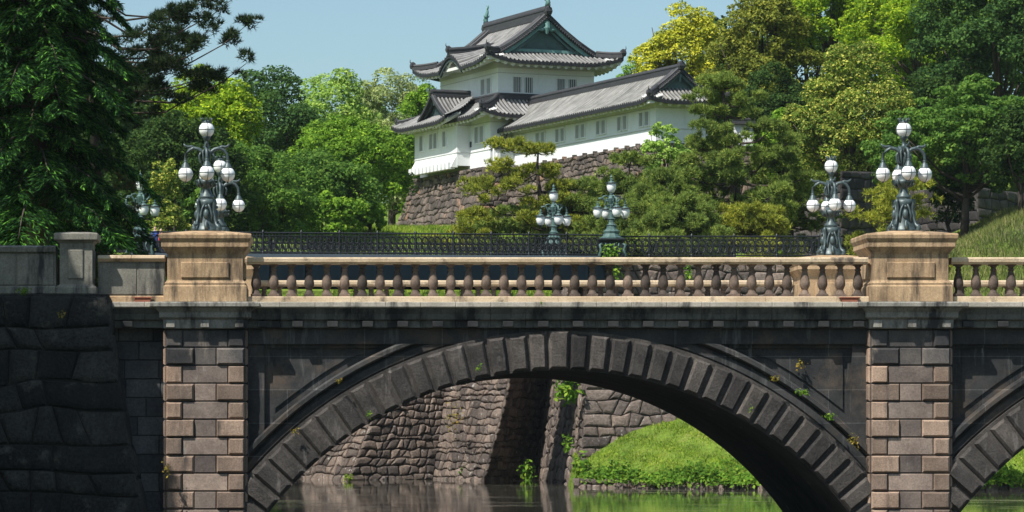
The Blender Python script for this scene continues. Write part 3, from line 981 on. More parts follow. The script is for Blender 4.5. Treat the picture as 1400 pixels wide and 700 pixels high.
# ------------------------------------------------------------------ iron bridge and fence
def fence_run(parent, a, b, zb, h, name='fence_panel', pitch=2.1):
    """ornate cast-iron railing from a to b, panels between posts; each panel and post its own part"""
    ax, ay = a; bx, by = b
    Ln = math.hypot(bx - ax, by - ay)
    n = max(1, int(round(Ln / pitch)))
    e = ((bx - ax) / Ln, (by - ay) / Ln)
    P = lambda s, z: (ax + e[0] * s, ay + e[1] * s, zb + z)
    for k in range(n):
        s0, s1 = Ln * k / n, Ln * (k + 1) / n
        mb = MB()
        for z, r in ((h, 0.045), (h * 0.86, 0.022), (0.09, 0.035), (h * 0.2, 0.02)):
            mb.tube([P(s0, z), P(s1, z)], r, 5)
        m = 12
        for i in range(1, m):
            s = s0 + (s1 - s0) * i / m
            mb.tube([P(s, 0.09), P(s, h)], 0.022, 4)
        m2 = 6
        for i in range(m2):
            sc = s0 + (s1 - s0) * (i + 0.5) / m2
            rr = (s1 - s0) / m2 * 0.46
            for zc, rz in ((h * 0.53, h * 0.31), (h * 0.38, h * 0.16), (h * 0.68, h * 0.16)):
                mb.tube([P(sc + rr * math.cos(2 * PI * q / 10), zc + rz * math.sin(2 * PI * q / 10)) for q in range(11)], 0.03, 4, cap=False)
            for sx in (-1, 1):
                mb.tube([P(sc, h * 0.5), P(sc + sx * rr * .5, h * 0.62), P(sc + sx * rr * .8, h * 0.45), P(sc + sx * rr * .5, h * 0.36)], 0.032, 4)
        mb.build(name, M['iron'], parent)
    pm = None
    for k in range(n + 1):
        s = Ln * k / n
        p = P(s, 0)
        mb = MB()
        mb.lathe(p[0], p[1], [(0.08, p[2]), (0.08, p[2] + 0.12), (0.05, p[2] + 0.16), (0.05, p[2] + h), (0.075, p[2] + h + 0.02), (0.06, p[2] + h + 0.08), (0.02, p[2] + h + 0.16)], 8)
        mb.build('fence_post', M['iron'], parent)


ib = thing('iron_bridge', (2, 174, 7), 'dark blue-black iron bridge with ornate railing seen over the stone balustrade', 'bridge')
A0, A1 = (-13.0, 167.2), (15.6, 170.4)
ov = (-1.6, 8.4)            # across the deck
mb = MB()
for (dx, dy, nm) in ((0, 0, 0), (ov[0], ov[1], 1)):
    a = (A0[0] + dx, A0[1] + dy); b = (A1[0] + dx, A1[1] + dy)
    e = Vector((b[0] - a[0], b[1] - a[1], 0)).normalized(); nn = Vector((-e.y, e.x, 0)) * 0.2
    vs = []
    for z in (7.72, 9.0):
        for p, s2 in ((a, -1), (b, -1), (b, 1), (a, 1)):
            vs.append((p[0] + nn.x * s2, p[1] + nn.y * s2, z))
    mb.add(vs, [(0, 3, 2, 1), (4, 5, 6, 7), (0, 1, 5, 4), (1, 2, 6, 5), (2, 3, 7, 6), (3, 0, 4, 7)])
    # stiffener ribs on the web
    for i in range(15):
        q = Vector((a[0], a[1], 0)).lerp(Vector((b[0], b[1], 0)), (i + .5) / 15)
        mb.box(q.x - .06, q.x + .06, q.y - 0.27, q.y + 0.27, 7.75, 8.98)
mb.build('girder', M['girder'], ib)
mb = MB()
vs = [(A0[0], A0[1]), (A1[0], A1[1]), (A1[0] + ov[0], A1[1] + ov[1]), (A0[0] + ov[0], A0[1] + ov[1])]
mb.add([(p[0], p[1], z) for z in (8.8, 9.14) for p in vs], [(0, 3, 2, 1), (4, 5, 6, 7), (0, 1, 5, 4), (1, 2, 6, 5), (2, 3, 7, 6), (3, 0, 4, 7)])
mb.build('deck', M['girder'], ib)
mb = MB()
for z0, z1, dd in ((9.0, 9.2, 0.32),):
    e = Vector((A1[0] - A0[0], A1[1] - A0[1], 0)).normalized(); nn = Vector((-e.y, e.x, 0)) * dd
    vs = [(p[0] + nn.x * s2, p[1] + nn.y * s2, z) for z in (z0, z1) for p, s2 in ((A0, -1), (A1, -1), (A1, 1), (A0, 1))]
    mb.add(vs, [(0, 3, 2, 1), (4, 5, 6, 7), (0, 1, 5, 4), (1, 2, 6, 5), (2, 3, 7, 6), (3, 0, 4, 7)])
mb.build('kerb', plain('painted_kerb', (0.07, 0.09, 0.11), 0.5, 0.2), ib)
fence_run(ib, A0, A1, 9.2, 1.14)
fence_run(ib, (A0[0] + ov[0], A0[1] + ov[1]), (A1[0] + ov[0], A1[1] + ov[1]), 9.14, 1.14)

fe = thing('iron_fence', (22, 171, 9.15), 'black ornate iron fence on top of the embankment wall right of the tall green lamp', 'fence')
fence_run(fe, (15.8, 170.9), (27.3, 170.9), 9.17, 1.12)

mb = MB(); mb.add([(15.2, 172, 9.2), (29.5, 172, 9.2), (29.5, 184, 9.2), (13.5, 184, 9.2)], [(0, 1, 2, 3)])
tag(mb.build('road', plain('pale_gravel', (0.3, 0.28, 0.25), 0.95, 0.2, 8)), kind='structure')

# thin summer haze over the whole place
mb = MB(); mb.box(-3200, 3200, -1600, 5200, -7.5, 60)
hz = bpy.data.materials.new('summer_haze'); hz.use_nodes = True
hn = hz.node_tree; hn.nodes.remove(hn.nodes['Principled BSDF'])
pv = hn.nodes.new('ShaderNodeVolumePrincipled'); pv.inputs['Color'].default_value = (0.80, 0.93, 1.0, 1); pv.inputs['Density'].default_value = 0.00005
hn.links.new(pv.outputs[0], hn.nodes['Material Output'].inputs['Volume'])
tag(mb.build('haze', hz), kind='stuff')

# ------------------------------------------------------------------ bronze lamps on the stone bridge
def bronze_lamp():
    root = thing('street_lamp', (0, 0, 0), 'x', 'street lamp')
    B = M['bronze']
    mb = MB()
    # four-legged scrolled base
    prof = [(0.33, 0.0), (0.34, 0.04), (0.31, 0.08), (0.285, 0.14), (0.25, 0.28), (0.215, 0.5), (0.215, 0.6), (0.24, 0.66), (0.25, 0.72), (0.22, 0.77), (0.15, 0.82)]
    mb.lathe(0, 0, prof, 8)
    for k in range(4):
        a = PI / 4 + k * PI / 2
        c, s = math.cos(a), math.sin(a)
        q = lambda r, z: (c * r, s * r, z)
        mb.tube([q(0.42, 0.03), q(0.45, 0.07), q(0.42, 0.13), q(0.345, 0.17), q(0.30, 0.3), q(0.26, 0.5), q(0.27, 0.64), q(0.30, 0.7), q(0.29, 0.76), q(0.25, 0.76)], [0.05, 0.06, 0.06, 0.04, 0.035, 0.035, 0.04, 0.045, 0.04, 0.03], 7)
        mb.sphere(q(0.43, 0.045), 0.065, 8, 6)
        a2 = k * PI / 2
        c2, s2 = math.cos(a2), math.sin(a2)
        p = lambda r, z: (c2 * r, s2 * r, z)
        mb.sphere(p(0.23, 0.42), 0.075, 8, 6, sz=1.7)      # mask
        mb.sphere(p(0.25, 0.6), 0.04, 6, 5)
        mb.tube([p(0.34, 0.05), p(0.33, 0.14), p(0.28, 0.22), p(0.3, 0.27)], [0.04, 0.05, 0.04, 0.02], 6)
        for dd in (-1, 1):
            w_ = lambda r, t, z: (c2 * r - s2 * t * dd, s2 * r + c2 * t * dd, z)
            mb.tube([w_(0.2, 0.12, 0.22), w_(0.22, 0.14, 0.4), w_(0.21, 0.1, 0.55), w_(0.22, 0.05, 0.66)], [0.03, 0.035, 0.03, 0.02], 5)
    mb.build('lamp_base', B, root, smooth=True)
    mb = MB()
    prof = [(0.17, 0.8), (0.19, 0.84), (0.17, 0.88), (0.125, 0.93), (0.105, 1.0), (0.10, 1.06), (0.15, 1.11), (0.2, 1.16), (0.215, 1.22), (0.17, 1.27), (0.11, 1.31), (0.075, 1.36), (0.06, 1.45), (0.058, 1.9), (0.085, 1.93), (0.06, 1.97),
            (0.055, 2.02), (0.1, 2.06), (0.05, 2.1), (0.05, 2.2), (0.07, 2.22), (0.09, 2.27), (0.11, 2.3), (0.05, 2.31)]
    mb.lathe(0, 0, prof, 14)
    for k in range(8):
        a = k * PI / 4
        mb.tube([(0.16 * math.cos(a), 0.16 * math.sin(a), 1.1), (0.25 * math.cos(a), 0.25 * math.sin(a), 1.16), (0.27 * math.cos(a), 0.27 * math.sin(a), 1.24), (0.22 * math.cos(a), 0.22 * math.sin(a), 1.25)], [0.03, 0.035, 0.03, 0.02], 5)
    for k in range(4):
        a = PI / 4 + k * PI / 2
        mb.tube([(0.06 * math.cos(a), 0.06 * math.sin(a), 1.6), (0.11 * math.cos(a), 0.11 * math.sin(a), 1.75), (0.12 * math.cos(a), 0.12 * math.sin(a), 1.95), (0.06 * math.cos(a), 0.06 * math.sin(a), 2.0)], 0.022, 5)
    mb.build('column', B, root, smooth=True)

    def globe(c, r, top, parent):
        g = MB(); g.sphere(c, r, 20, 14)
        go = g.build('globe', M['globe'], parent, smooth=True)
        c_ = MB()
        cage = r * 1.02
        for z in (0,):
            c_.tube([(c[0] + cage * math.cos(2 * PI * q / 20), c[1] + cage * math.sin(2 * PI * q / 20), c[2]) for q in range(21)], 0.0075, 4, cap=False)
        for a in (0.2, 0.2 + PI / 2):
            c_.tube([(c[0] + cage * math.cos(t) * math.cos(a), c[1] + cage * math.cos(t) * math.sin(a), c[2] + cage * math.sin(t)) for t in [2 * PI * q / 20 for q in range(21)]], 0.0075, 4, cap=False)
        c_.lathe(c[0], c[1], [(0.012, c[2] - r - 0.03), (0.035, c[2] - r - 0.012), (0.02, c[2] - r + 0.01)], 8)
        c_.build('cage', M['bronze'], go)
        return go
    rot = R(2.5)
    RAD = 0.52
    for k in range(4):
        a = rot + k * PI / 2 + 0
        c, s = math.cos(a), math.sin(a)
        q = lambda r, z: (c * r, s * r, z)
        mb = MB()
        mb.tube([q(0.04, 1.86), q(0.1, 1.93), q(0.2, 2.0), q(0.32, 2.03), q(0.43, 1.98), q(0.505, 1.88), q(0.52, 1.76), q(0.52, 1.68)], [0.055, 0.05, 0.048, 0.046, 0.044, 0.04, 0.036, 0.034], 7)
        mb.tube([q(0.3, 2.03), q(0.38, 2.06), q(0.46, 2.05), q(0.53, 2.08), q(0.57, 2.13)], [0.042, 0.042, 0.038, 0.032, 0.014], 6)
        mb.tube([q(0.08, 1.6), q(0.16, 1.7), q(0.18, 1.84), q(0.13, 1.95)], [0.026, 0.032, 0.032, 0.026], 5)
        x, y, _ = q(RAD, 0)
        mb.lathe(x, y, [(0.03, 1.74), (0.05, 1.72), (0.035, 1.69), (0.055, 1.66), (0.075, 1.63), (0.09, 1.585), (0.115, 1.56), (0.115, 1.535), (0.09, 1.53)], 12)
        ar = mb.build('arm', B, root, smooth=True)
        globe((x, y, 1.395), 0.182, 0, root)
    globe((0, 0, 2.47), 0.19, 0, root)
    mb = MB()
    mb.lathe(0, 0, [(0.12, 2.63), (0.13, 2.645), (0.115, 2.66), (0.07, 2.68), (0.03, 2.7)], 12)
    for k in range(8):
        a = k * PI / 4
        mb.tube([(0.115 * math.cos(a), 0.115 * math.sin(a), 2.64), (0.12 * math.cos(a), 0.12 * math.sin(a), 2.71), (0.145 * math.cos(a), 0.145 * math.sin(a), 2.745)], [0.014, 0.014, 0.022], 5)
    mb.build('crown_finial', B, root, smooth=True)
    return root


lamp0 = bronze_lamp()
lamp_spots = [(PIERS[0], YF + 1.0, 'bronze five-globe lamp on the front left pedestal, nearest on the left'), (PIERS[1], YF + 1.0, 'bronze five-globe lamp on the front right pedestal, nearest on the right'),
              (PIERS[0], YB - 1.0, 'bronze five-globe lamp half hidden behind the left front lamp'), (PIERS[1], YB - 1.0, 'bronze five-globe lamp on the rear right pedestal beside the pine')]
for i, (px, yy, lab) in enumerate(lamp_spots):
    o = lamp0 if i == 0 else copy_tree(lamp0)
    o.location = (X(px), yy, Z(313.9))
    o.scale = (1.0, 1.0, 1.025)
    o['label'] = lab; o['group'] = 'bronze globe lamps on the stone bridge'


# ------------------------------------------------------------------ verdigris lamps of the iron bridge
def green_lamp():
    root = thing('street_lamp', (0, 0, 0), 'x', 'street lamp')
    V = M['verdigris']
    mb = MB()
    mb.lathe(0, 0, [(0.72, 0), (0.72, 0.12), (0.6, 0.2), (0.6, 1.0), (0.66, 1.06), (0.72, 1.14), (0.72, 1.2), (0.5, 1.25)], square=True)
    mb.build('plinth', M['iron'], root, bevel=0.01)
    mb = MB()
    for sx in (-1, 1):
        for sy in (-1, 1):
            mb.tube([(0.6 * sx, 0.6 * sy, 0.1), (0.72 * sx, 0.72 * sy, 0.3), (0.62 * sx, 0.62 * sy, 0.6), (0.7 * sx, 0.7 * sy, 0.85), (0.55 * sx, 0.55 * sy, 0.95)], [0.08, 0.1, 0.07, 0.08, 0.05], 6)
    for fx, fy in ((0, -1), (0, 1), (-1, 0), (1, 0)):
        for t in (-0.36, -0.12, 0.12, 0.36):
            px, py = (fx * 0.62 + (t if fx == 0 else 0)), (fy * 0.62 + (t if fy == 0 else 0))
            mb.tube([(px, py, 0.25), (px + (0.06 if fx == 0 else 0), py + (0.06 if fy == 0 else 0), 0.5), (px - (0.05 if fx == 0 else 0), py - (0.05 if fy == 0 else 0), 0.75), (px, py, 0.95)], 0.035, 5)
    mb.build('ornament', V, root, smooth=True)
    mb = MB()
    mb.lathe(0, 0, [(0.66, 1.22), (0.66, 1.28), (0.5, 1.34), (0.42, 1.5), (0.46, 1.62), (0.36, 1.72), (0.3, 1.76), (0.27, 1.9), (0.31, 1.95), (0.22, 2.0), (0.17, 2.1), (0.17, 2.25), (0.22, 2.3), (0.13, 2.36), (0.11, 2.7), (0.16, 2.76), (0.11, 2.84), (0.14, 3.1), (0.2, 3.25), (0.24, 3.4), (0.15, 3.5), (0.11, 3.6), (0.14, 3.64), (0.1, 3.68)], 10)
    mb.build('column', V, root)

    def acorn(x, y, z, parent):
        g = MB()
        g.lathe(x, y, [(0.07, z - 0.32), (0.17, z - 0.27), (0.235, z - 0.13), (0.265, z + 0.04), (0.25, z + 0.16), (0.22, z + 0.21)], 14)
        o = g.build('globe', M['globe'], parent, smooth=True)
        c = MB()
        c.lathe(x, y, [(0.22, z + 0.22), (0.19, z + 0.27), (0.1, z + 0.31), (0.08, z + 0.37), (0.11, z + 0.4), (0.05, z + 0.45), (0.05, z + 0.52)], 12)
        c.build('lamp_cap', V, o)
        c.v, c.f, c.m = [], [], []
        c.lathe(x, y, [(0.03, z - 0.40), (0.1, z - 0.35), (0.09, z - 0.29)], 8)
        c.build('lamp_knob', M['iron'], o)
        c2 = MB(); c2.lathe(x, y, [(0.27, z + 0.185), (0.35, z + 0.2), (0.33, z + 0.225), (0.2, z + 0.24)], 12); c2.build('rim', M['iron'], o)
    for k in range(4):
        a = R(16) + k * PI / 2
        c, s = math.cos(a), math.sin(a)
        q = lambda r, z: (c * r, s * r, z)
        mb = MB()
        mb.tube([q(0.1, 3.05), q(0.3, 3.0), q(0.35, 3.2), q(0.5, 3.42), q(0.72, 3.4), q(0.8, 3.22), q(0.8, 3.05)], 0.055, 6)
        mb.tube([q(0.12, 3.4), q(0.3, 3.55), q(0.5, 3.5), q(0.52, 3.35), q(0.4, 3.32)], 0.045, 6)
        mb.tube([q(0.15, 3.2), q(0.28, 3.3), q(0.38, 3.15), q(0.3, 3.05)], 0.04, 6)
        mb.build('arm', V, root, smooth=True)
        x, y, _ = q(0.8, 0)
        acorn(x, y, 2.66, root)
    acorn(0, 0, 4.02, root)
    mb = MB(); mb.lathe(0, 0, [(0.06, 4.5), (0.09, 4.56), (0.03, 4.64), (0.01, 4.72)], 8); mb.build('finial', V, root)
    return root


gl0 = green_lamp()
for i, (px, yy, z, lab) in enumerate([(836, 170.2, 8.9, 'green bronze lamp with five white acorn globes, the right one on the iron railing'),
                                      (757, 178.2, 9.0, 'green bronze lamp with five white acorn globes, seen lower and farther left'),
                                      (192, 168.0, 8.85, 'green bronze lamp partly hidden by dark pine boughs at the far left')]):
    o = gl0 if i == 0 else copy_tree(gl0)
    o.location = (X(px, yy), yy, z); o.scale = (0.98, 0.98, 1.0)
    o['label'] = lab; o['group'] = 'green bronze lamps on the iron bridge'

# ------------------------------------------------------------------ castle (local axes: x to the right, y away along the gallery)
TH = R(22)
CX0, CY0 = 13.62, 235.0


def castle_thing(name, label, cat, z=19.2):
    o = thing(name, (CX0, CY0, z), label, cat, rotz=TH, local=True)
    OFF[o.name] = Vector((0, 0, z))
    return o


def lw(x, y):
    return (CX0 + x * math.cos(TH) - y * math.sin(TH), CY0 + x * math.sin(TH) + y * math.cos(TH))


def roof_face(mb, c0, e, n, L, dmax, zf, flare, pitch=0.33, nd=9, amp=0.105, thick=0.24, lift=None, m0=0, m1=1, m2=2):
    """tiled slope: rows of round tiles running down from the ridge; c0 the left end of the eave, e along it, n inward"""
    offs = [(0.0, 0.0), (0.42, 0.0), (0.5, 0.72), (0.63, 1.0), (0.79, 1.0), (0.93, 0.72), (1.0, 0.0)]
    nrow = max(1, int(round(L / pitch))); p = L / nrow
    for k in range(nrow):
        ss = [k * p + o * p for o, _ in offs]
        hs = [h * amp for _, h in offs]
        if max(dmax(s) for s in ss) < 0.02: continue
        g = []
        for s, h in zip(ss, hs):
            dm = max(0.02, dmax(s))
            col = []
            for j in range(nd):
                d = dm * j / (nd - 1)
                z = zf(d) + flare(s) * max(0, 1 - d / 2.4) ** 1.5 + h + (lift(s, d) if lift else 0)
                col.append((c0[0] + e[0] * s + n[0] * d, c0[1] + e[1] * s + n[1] * d, z))
            g.append(col)
        for i in range(len(offs) - 1):
            m = m1 if i == 0 else m0
            vs = g[i] + g[i + 1]
            mb.add(vs, [(j, nd + j, nd + j + 1, j + 1) for j in range(nd - 1)], m)
        # eave end: dark face
        for i in range(len(offs) - 1):
            a, b = g[i][0], g[i + 1][0]
            mb.add([a, (a[0], a[1], a[2] - thick - hs[i]), (b[0], b[1], b[2] - thick - hs[i + 1]), b], [(0, 1, 2, 3)], m2)
        # soffit
        a, b = g[0], g[-1]
        mb.add([(q[0], q[1], q[2] - thick) for q in (a[0], b[0], b[min(4, nd - 1)], a[min(4, nd - 1)])], [(0, 1, 2, 3)], m2)


def eave_scallops(mb, c0, e, n, L, zf, flare, inset=0.16, pitch=0.62, length=1.2, r=0.17, lift=None):
    """plastered rafter ends below the eave"""
    k = int(L / pitch)
    for i in range(k):
        s = (i + 0.5) * L / k
        pts = []
        for d in (inset, inset + length * 0.5, inset + length):
            z = zf(d) + flare(s) * max(0, 1 - d / 2.4) ** 1.5 - 0.34 + (lift(s, d) if lift else 0)
            pts.append((c0[0] + e[0] * s + n[0] * d, c0[1] + e[1] * s + n[1] * d, z))
        mb.tube(pts, r, 6)
    # plaster board that joins them
    m = 24
    vs = []
    for i in range(m + 1):
        s = L * i / m
        for d, dz in ((inset + 0.06, -0.25), (inset + 0.06, -0.38), (inset + length, -0.38), (inset + length, -0.25)):
            z = zf(d) + flare(s) * max(0, 1 - d / 2.4) ** 1.5 + dz + (lift(s, d) if lift else 0)
            vs.append((c0[0] + e[0] * s + n[0] * d, c0[1] + e[1] * s + n[1] * d, z))
    fs = []
    for i in range(m):
        for j in range(3):
            fs.append((i * 4 + j, i * 4 + 4 + j, i * 4 + 5 + j, i * 4 + 1 + j))
    mb.add(vs, fs)


def ridge_run(mb, pts, wd, h, m=0):
    """stacked ridge tiles along a path: a tall body with a round cap"""
    P = [Vector(p) for p in pts]
    vs = []
    for i, p in enumerate(P):
        t = (P[min(i + 1, len(P) - 1)] - P[max(i - 1, 0)]); t.z = 0; t.normalize()
        s = Vector((-t.y, t.x, 0))
        for a, b in ((-1.25, -0.12), (-1.25, 0.12), (-0.9, 0.14), (-0.9, h * 0.55), (-1.1, h * 0.58), (-1.1, h * 0.72), (-0.6, h), (0.6, h), (1.1, h * 0.72), (1.1, h * 0.58), (0.9, h * 0.55), (0.9, 0.14), (1.25, 0.12), (1.25, -0.12)):
            vs.append(p + s * (a * wd / 2) + Vector((0, 0, b)))
    n = 14
    fs = [(i * n + j, i * n + (j + 1) % n, (i + 1) * n + (j + 1) % n, (i + 1) * n + j) for i in range(len(P) - 1) for j in range(n)]
    fs += [tuple(range(n)), tuple((len(P) - 1) * n + j for j in range(n - 1, -1, -1))]
    mb.add(vs, fs, m)


def oni(mb, p, d, s=0.5):
    s = s * 0.68
    """ogre-tile stop with an upturned horn at the end of a ridge"""
    x, y, z = p
    mb.rect_lathe(x, y, [(0.3 * s, 0.3 * s, z - 0.1), (0.42 * s, 0.42 * s, z + 0.25 * s), (0.34 * s, 0.34 * s, z + 0.7 * s), (0.12 * s, 0.12 * s, z + 0.95 * s)])
    mb.tube([(x, y, z + 0.6 * s), (x + d[0] * 0.5 * s, y + d[1] * 0.5 * s, z + 0.95 * s), (x + d[0] * 0.45 * s, y + d[1] * 0.45 * s, z + 1.35 * s)], [0.12 * s, 0.09 * s, 0.04 * s], 6)


def window(parent, p, e, n, wd, ht, nb, z):
    """slit window: dark recess, plaster frame proud of the wall and upright bars; p is the middle on the wall face"""
    wd *= 1.12
    mb = MB()
    q = lambda s, d, zz: (p[0] + e[0] * s + n[0] * d, p[1] + e[1] * s + n[1] * d, zz)

    def bx(s0, s1, d0, d1, z0, z1, m):
        vs = [q(s0, d0, z0), q(s1, d0, z0), q(s1, d1, z0), q(s0, d1, z0), q(s0, d0, z1), q(s1, d0, z1), q(s1, d1, z1), q(s0, d1, z1)]
        mb.add(vs, [(0, 3, 2, 1), (4, 5, 6, 7), (0, 1, 5, 4), (1, 2, 6, 5), (2, 3, 7, 6), (3, 0, 4, 7)], m)
    h = wd / 2
    bx(-h, h, -0.02, 0.012, z, z + ht, 1)  # dark colour stands in for the shade of a recess
    f = 0.075
    bx(-h - f, -h, -0.02, 0.09, z - f, z + ht + f, 0)
    bx(h, h + f, -0.02, 0.09, z - f, z + ht + f, 0)
    bx(-h, h, -0.02, 0.088, z - f, z, 0)
    bx(-h, h, -0.02, 0.088, z + ht, z + ht + f, 0)
    o = mb.build('window', [M['plaster'], M['slit']], parent)
    b = MB()
    mb = b
    for i in range(nb):
        s = -h + wd * (i + 0.5) / nb
        ww = wd / nb * 0.22
        bx(s - ww, s + ww, 0.013, 0.07, z + 0.002, z + ht - 0.002, 0)
    b.build('window_bars', M['bars'], o)


tower = castle_thing('castle_turret', 'white two-storey castle turret with flared grey tiled roofs and green gable', 'castle turret')
ZG = 19.2
flare = lambda L, a=0.55, w_=2.6: (lambda s: a * (max(0, 1 - s / w_) ** 2 + max(0, 1 - (L - s) / w_) ** 2))


def walls_box(mb, x0, x1, y0, y1, z0, z1, m=0):
    mb.box(x0, x1, y0, y1, z0, z1, m)


# --- walls
mb = MB(); mb.box(0, 8, 0, 10.44, 23.2, 27.3); mb.build('upper_wall', M['plaster'], tower)
mb = MB()
for z in (26.35,):
    mb.box(-0.035, 8.035, -0.035, 10.475, z, z + 0.05)
mb.box(-0.05, 8.05, -0.05, 10.49, 26.75, 27.35)
mb.build('wall_band', M['plasterline'], tower)
mb = MB(); mb.box(-1.2, 9.2, -1.2, 11.64, 19.2, 23.3); mb.build('lower_wall', M['plaster'], tower)
mb = MB(); mb.box(-2.29, -1.1, 2.33, 10.2, 19.55, 23.2)
mb.build('bay_wall', M['plaster'], tower); mb = MB()
for i in range(11):
    y0 = 2.45 + i * 0.69
    mb.box(-2.95, -2.4, y0 + 0.05, y0 + 0.5, 19.3, 19.8)
vs = []
for yy in (2.36, 10.17):
    vs += [(-2.285, yy, 20.35), (-2.75, yy, 19.55), (-2.75, yy, 19.42), (-2.2, yy, 19.42)]
mb.add(vs, [(0, 1, 5, 4), (1, 2, 6, 5), (2, 3, 7, 6), (0, 3, 2, 1), (4, 5, 6, 7)])
mb.build('bay_skirt', M['plaster'], tower)
mb = MB()
for z in (22.55, 20.5):
    mb.box(-2.325, -1.2, 2.295, 10.235, z, z + 0.05)
    mb.box(-1.235, 9.235, -1.235, 2.29, z + 0.001, z + 0.051)
mb.build('wall_band', M['plasterline'], tower)

# --- lower skirt roof around the upper storey
zl = lambda d: 23.0 + 1.55 * (0.62 * (d / 2.6) + 0.38 * (d / 2.6) ** 2)
mb = MB(); ev = MB(); rd = MB()
O = 2.6
Ll = 10.44 + 2 * O
Lr = 8 + 2 * O
skirt = lambda L: (lambda s: min(O, s, L - s))
faces = [((-O, 10.44 + O), (0, -1), (1, 0), Ll), ((-O, -O), (1, 0), (0, 1), Lr), ((8 + O, -O), (0, 1), (-1, 0), Ll), ((8 + O, 10.44 + O), (-1, 0), (0, -1), Lr)]
for c0, e, n, L in faces:
    roof_face(mb, c0, e, n, L, skirt(L), zl, flare(L, 0.45), nd=6)
    eave_scallops(ev, c0, e, n, L, zl, flare(L, 0.45), length=1.1)
for cx, cy, dx, dy in ((-O, -O, 1, 1), (8 + O, -O, -1, 1), (-O, 10.44 + O, 1, -1), (8 + O, 10.44 + O, -1, -1)):
    pts = [(cx + dx * d, cy + dy * d, zl(d) + 0.45 * max(0, 1 - d / 2.4) ** 1.5 + 0.08) for d in (0.05, 0.5, 1.1, 1.8, 2.5)]
    ridge_run(rd, pts, 0.3, 0.32)
    oni(rd, (cx + dx * .05, cy + dy * .05, pts[0][2] + .1), (-dx * .7, -dy * .7), 0.55)
ridge_run(rd, [(-0.15, -0.15, 24.5), (8.15, -0.15, 24.5)], 0.3, 0.35)
ridge_run(rd, [(-0.15, 10.5, 24.5), (-0.15, -0.15, 24.5)], 0.3, 0.35)

# --- bay roof with its triangular gable
OB = 1.35
bx0, by0, by1 = -2.29 - OB, 1.55, 11.7
Lb = by1 - by0
zb = lambda d: 22.85 + 0.62 * d
roof_face(mb, (bx0, by1), (0, -1), (1, 0), Lb, lambda s: min(3.2, s, 1.35 + (Lb - s)), zb, flare(Lb, 0.4, 2.2), nd=6)
eave_scallops(ev, (bx0, by1), (0, -1), (1, 0), Lb, zb, flare(Lb, 0.4, 2.2), length=1.1)
gy, gh, gz0 = 5.0, 2.45, 23.2
gzt = 25.0
prof_g = lambda t: gz0 + (gzt - gz0) * (0.7 * t + 0.3 * t * t)      # t from the eave end to the apex
for sgn in (-1, 1):
    e = (-1, 0) if sgn < 0 else (1, 0)
    c0 = (0.1, gy - gh) if sgn < 0 else (bx0 + 0.5, gy + gh)
    roof_face(mb, c0, e, (0, -sgn), 0.1 - (bx0 + 0.5), lambda s: gh, (lambda d: prof_g(d / gh)), lambda s: 0, nd=6)
    ridge_run(rd, [(bx0 + 0.55, gy + sgn * gh * (1 - t), prof_g(t) + 0.05) for t in (0, 0.25, 0.5, 0.75, 1)], 0.3, 0.2)
ridge_run(rd, [(bx0 + 0.45, gy, gzt), (0.0, gy, gzt)], 0.36, 0.5)
oni(rd, (bx0 + 0.45, gy, gzt + 0.1), (-1, 0), 0.6)
mb.build('lower_roof', [M['tile'], M['pan'], M['tileend']], tower)
ev.build('lower_eave', M['eave'], tower)
rd.build('lower_ridge', M['ridge'], tower)
gb = MB()
vs = [(bx0 + 0.95, gy - gh * 0.92, gz0 - 0.05), (bx0 + 0.95, gy + gh * 0.92, gz0 - 0.05), (bx0 + 0.95, gy, gzt - 0.22)]
gb.add(vs + [(v[0] + 0.3, v[1], v[2]) for v in vs], [(0, 2, 1), (3, 4, 5), (0, 1, 4, 3), (1, 2, 5, 4), (2, 0, 3, 5)])
for sgn in (-1, 1):
    pts = [(bx0 + 0.7, gy + sgn * gh * (1 - t), prof_g(t) - 0.16) for t in (0.02, 0.3, 0.6, 1)]
    gb.tube(pts, 0.1, 5)
gb.tube([(bx0 + 0.68, gy, gzt - 0.25), (bx0 + 0.68, gy, gzt - 0.75)], [0.16, 0.08], 6)
gb.build('bay_gable', plain('dark_gable_copper', (0.035, 0.06, 0.062), 0.55, 0.3, 3), tower)

# --- upper hip-and-gable roof with the curved gable over the left eave
OU = 1.65
HALF = 4 + OU
zu = lambda d: 27.12 + 3.55 * (0.56 * d / HALF + 0.44 * (d / HALF) ** 2)
LL = 10.44 + 2 * OU
VG = 1.45                       # the verge plane, measured in from the eave
mb = MB(); ev = MB(); rd = MB()
kf = OU + 10.44 - 5.2           # middle of the curved gable along the left eave


def kara(s, d):
    x = (s - kf) / 2.15
    b = 0.5 * (1 + math.cos(PI * x)) if abs(x) < 1 else 0.0
    x2 = (abs(s - kf) - 2.15) / 0.9
    dip = -0.10 * max(0, 1 - abs(x2)) if abs(x2) < 1 else 0
    return (1.02 * b ** 0.6 + dip) * max(0, 1 - d / 3.4)


def dm_side(L):
    return lambda s: (min(s, L - s) if (s < VG or L - s < VG) else HALF)


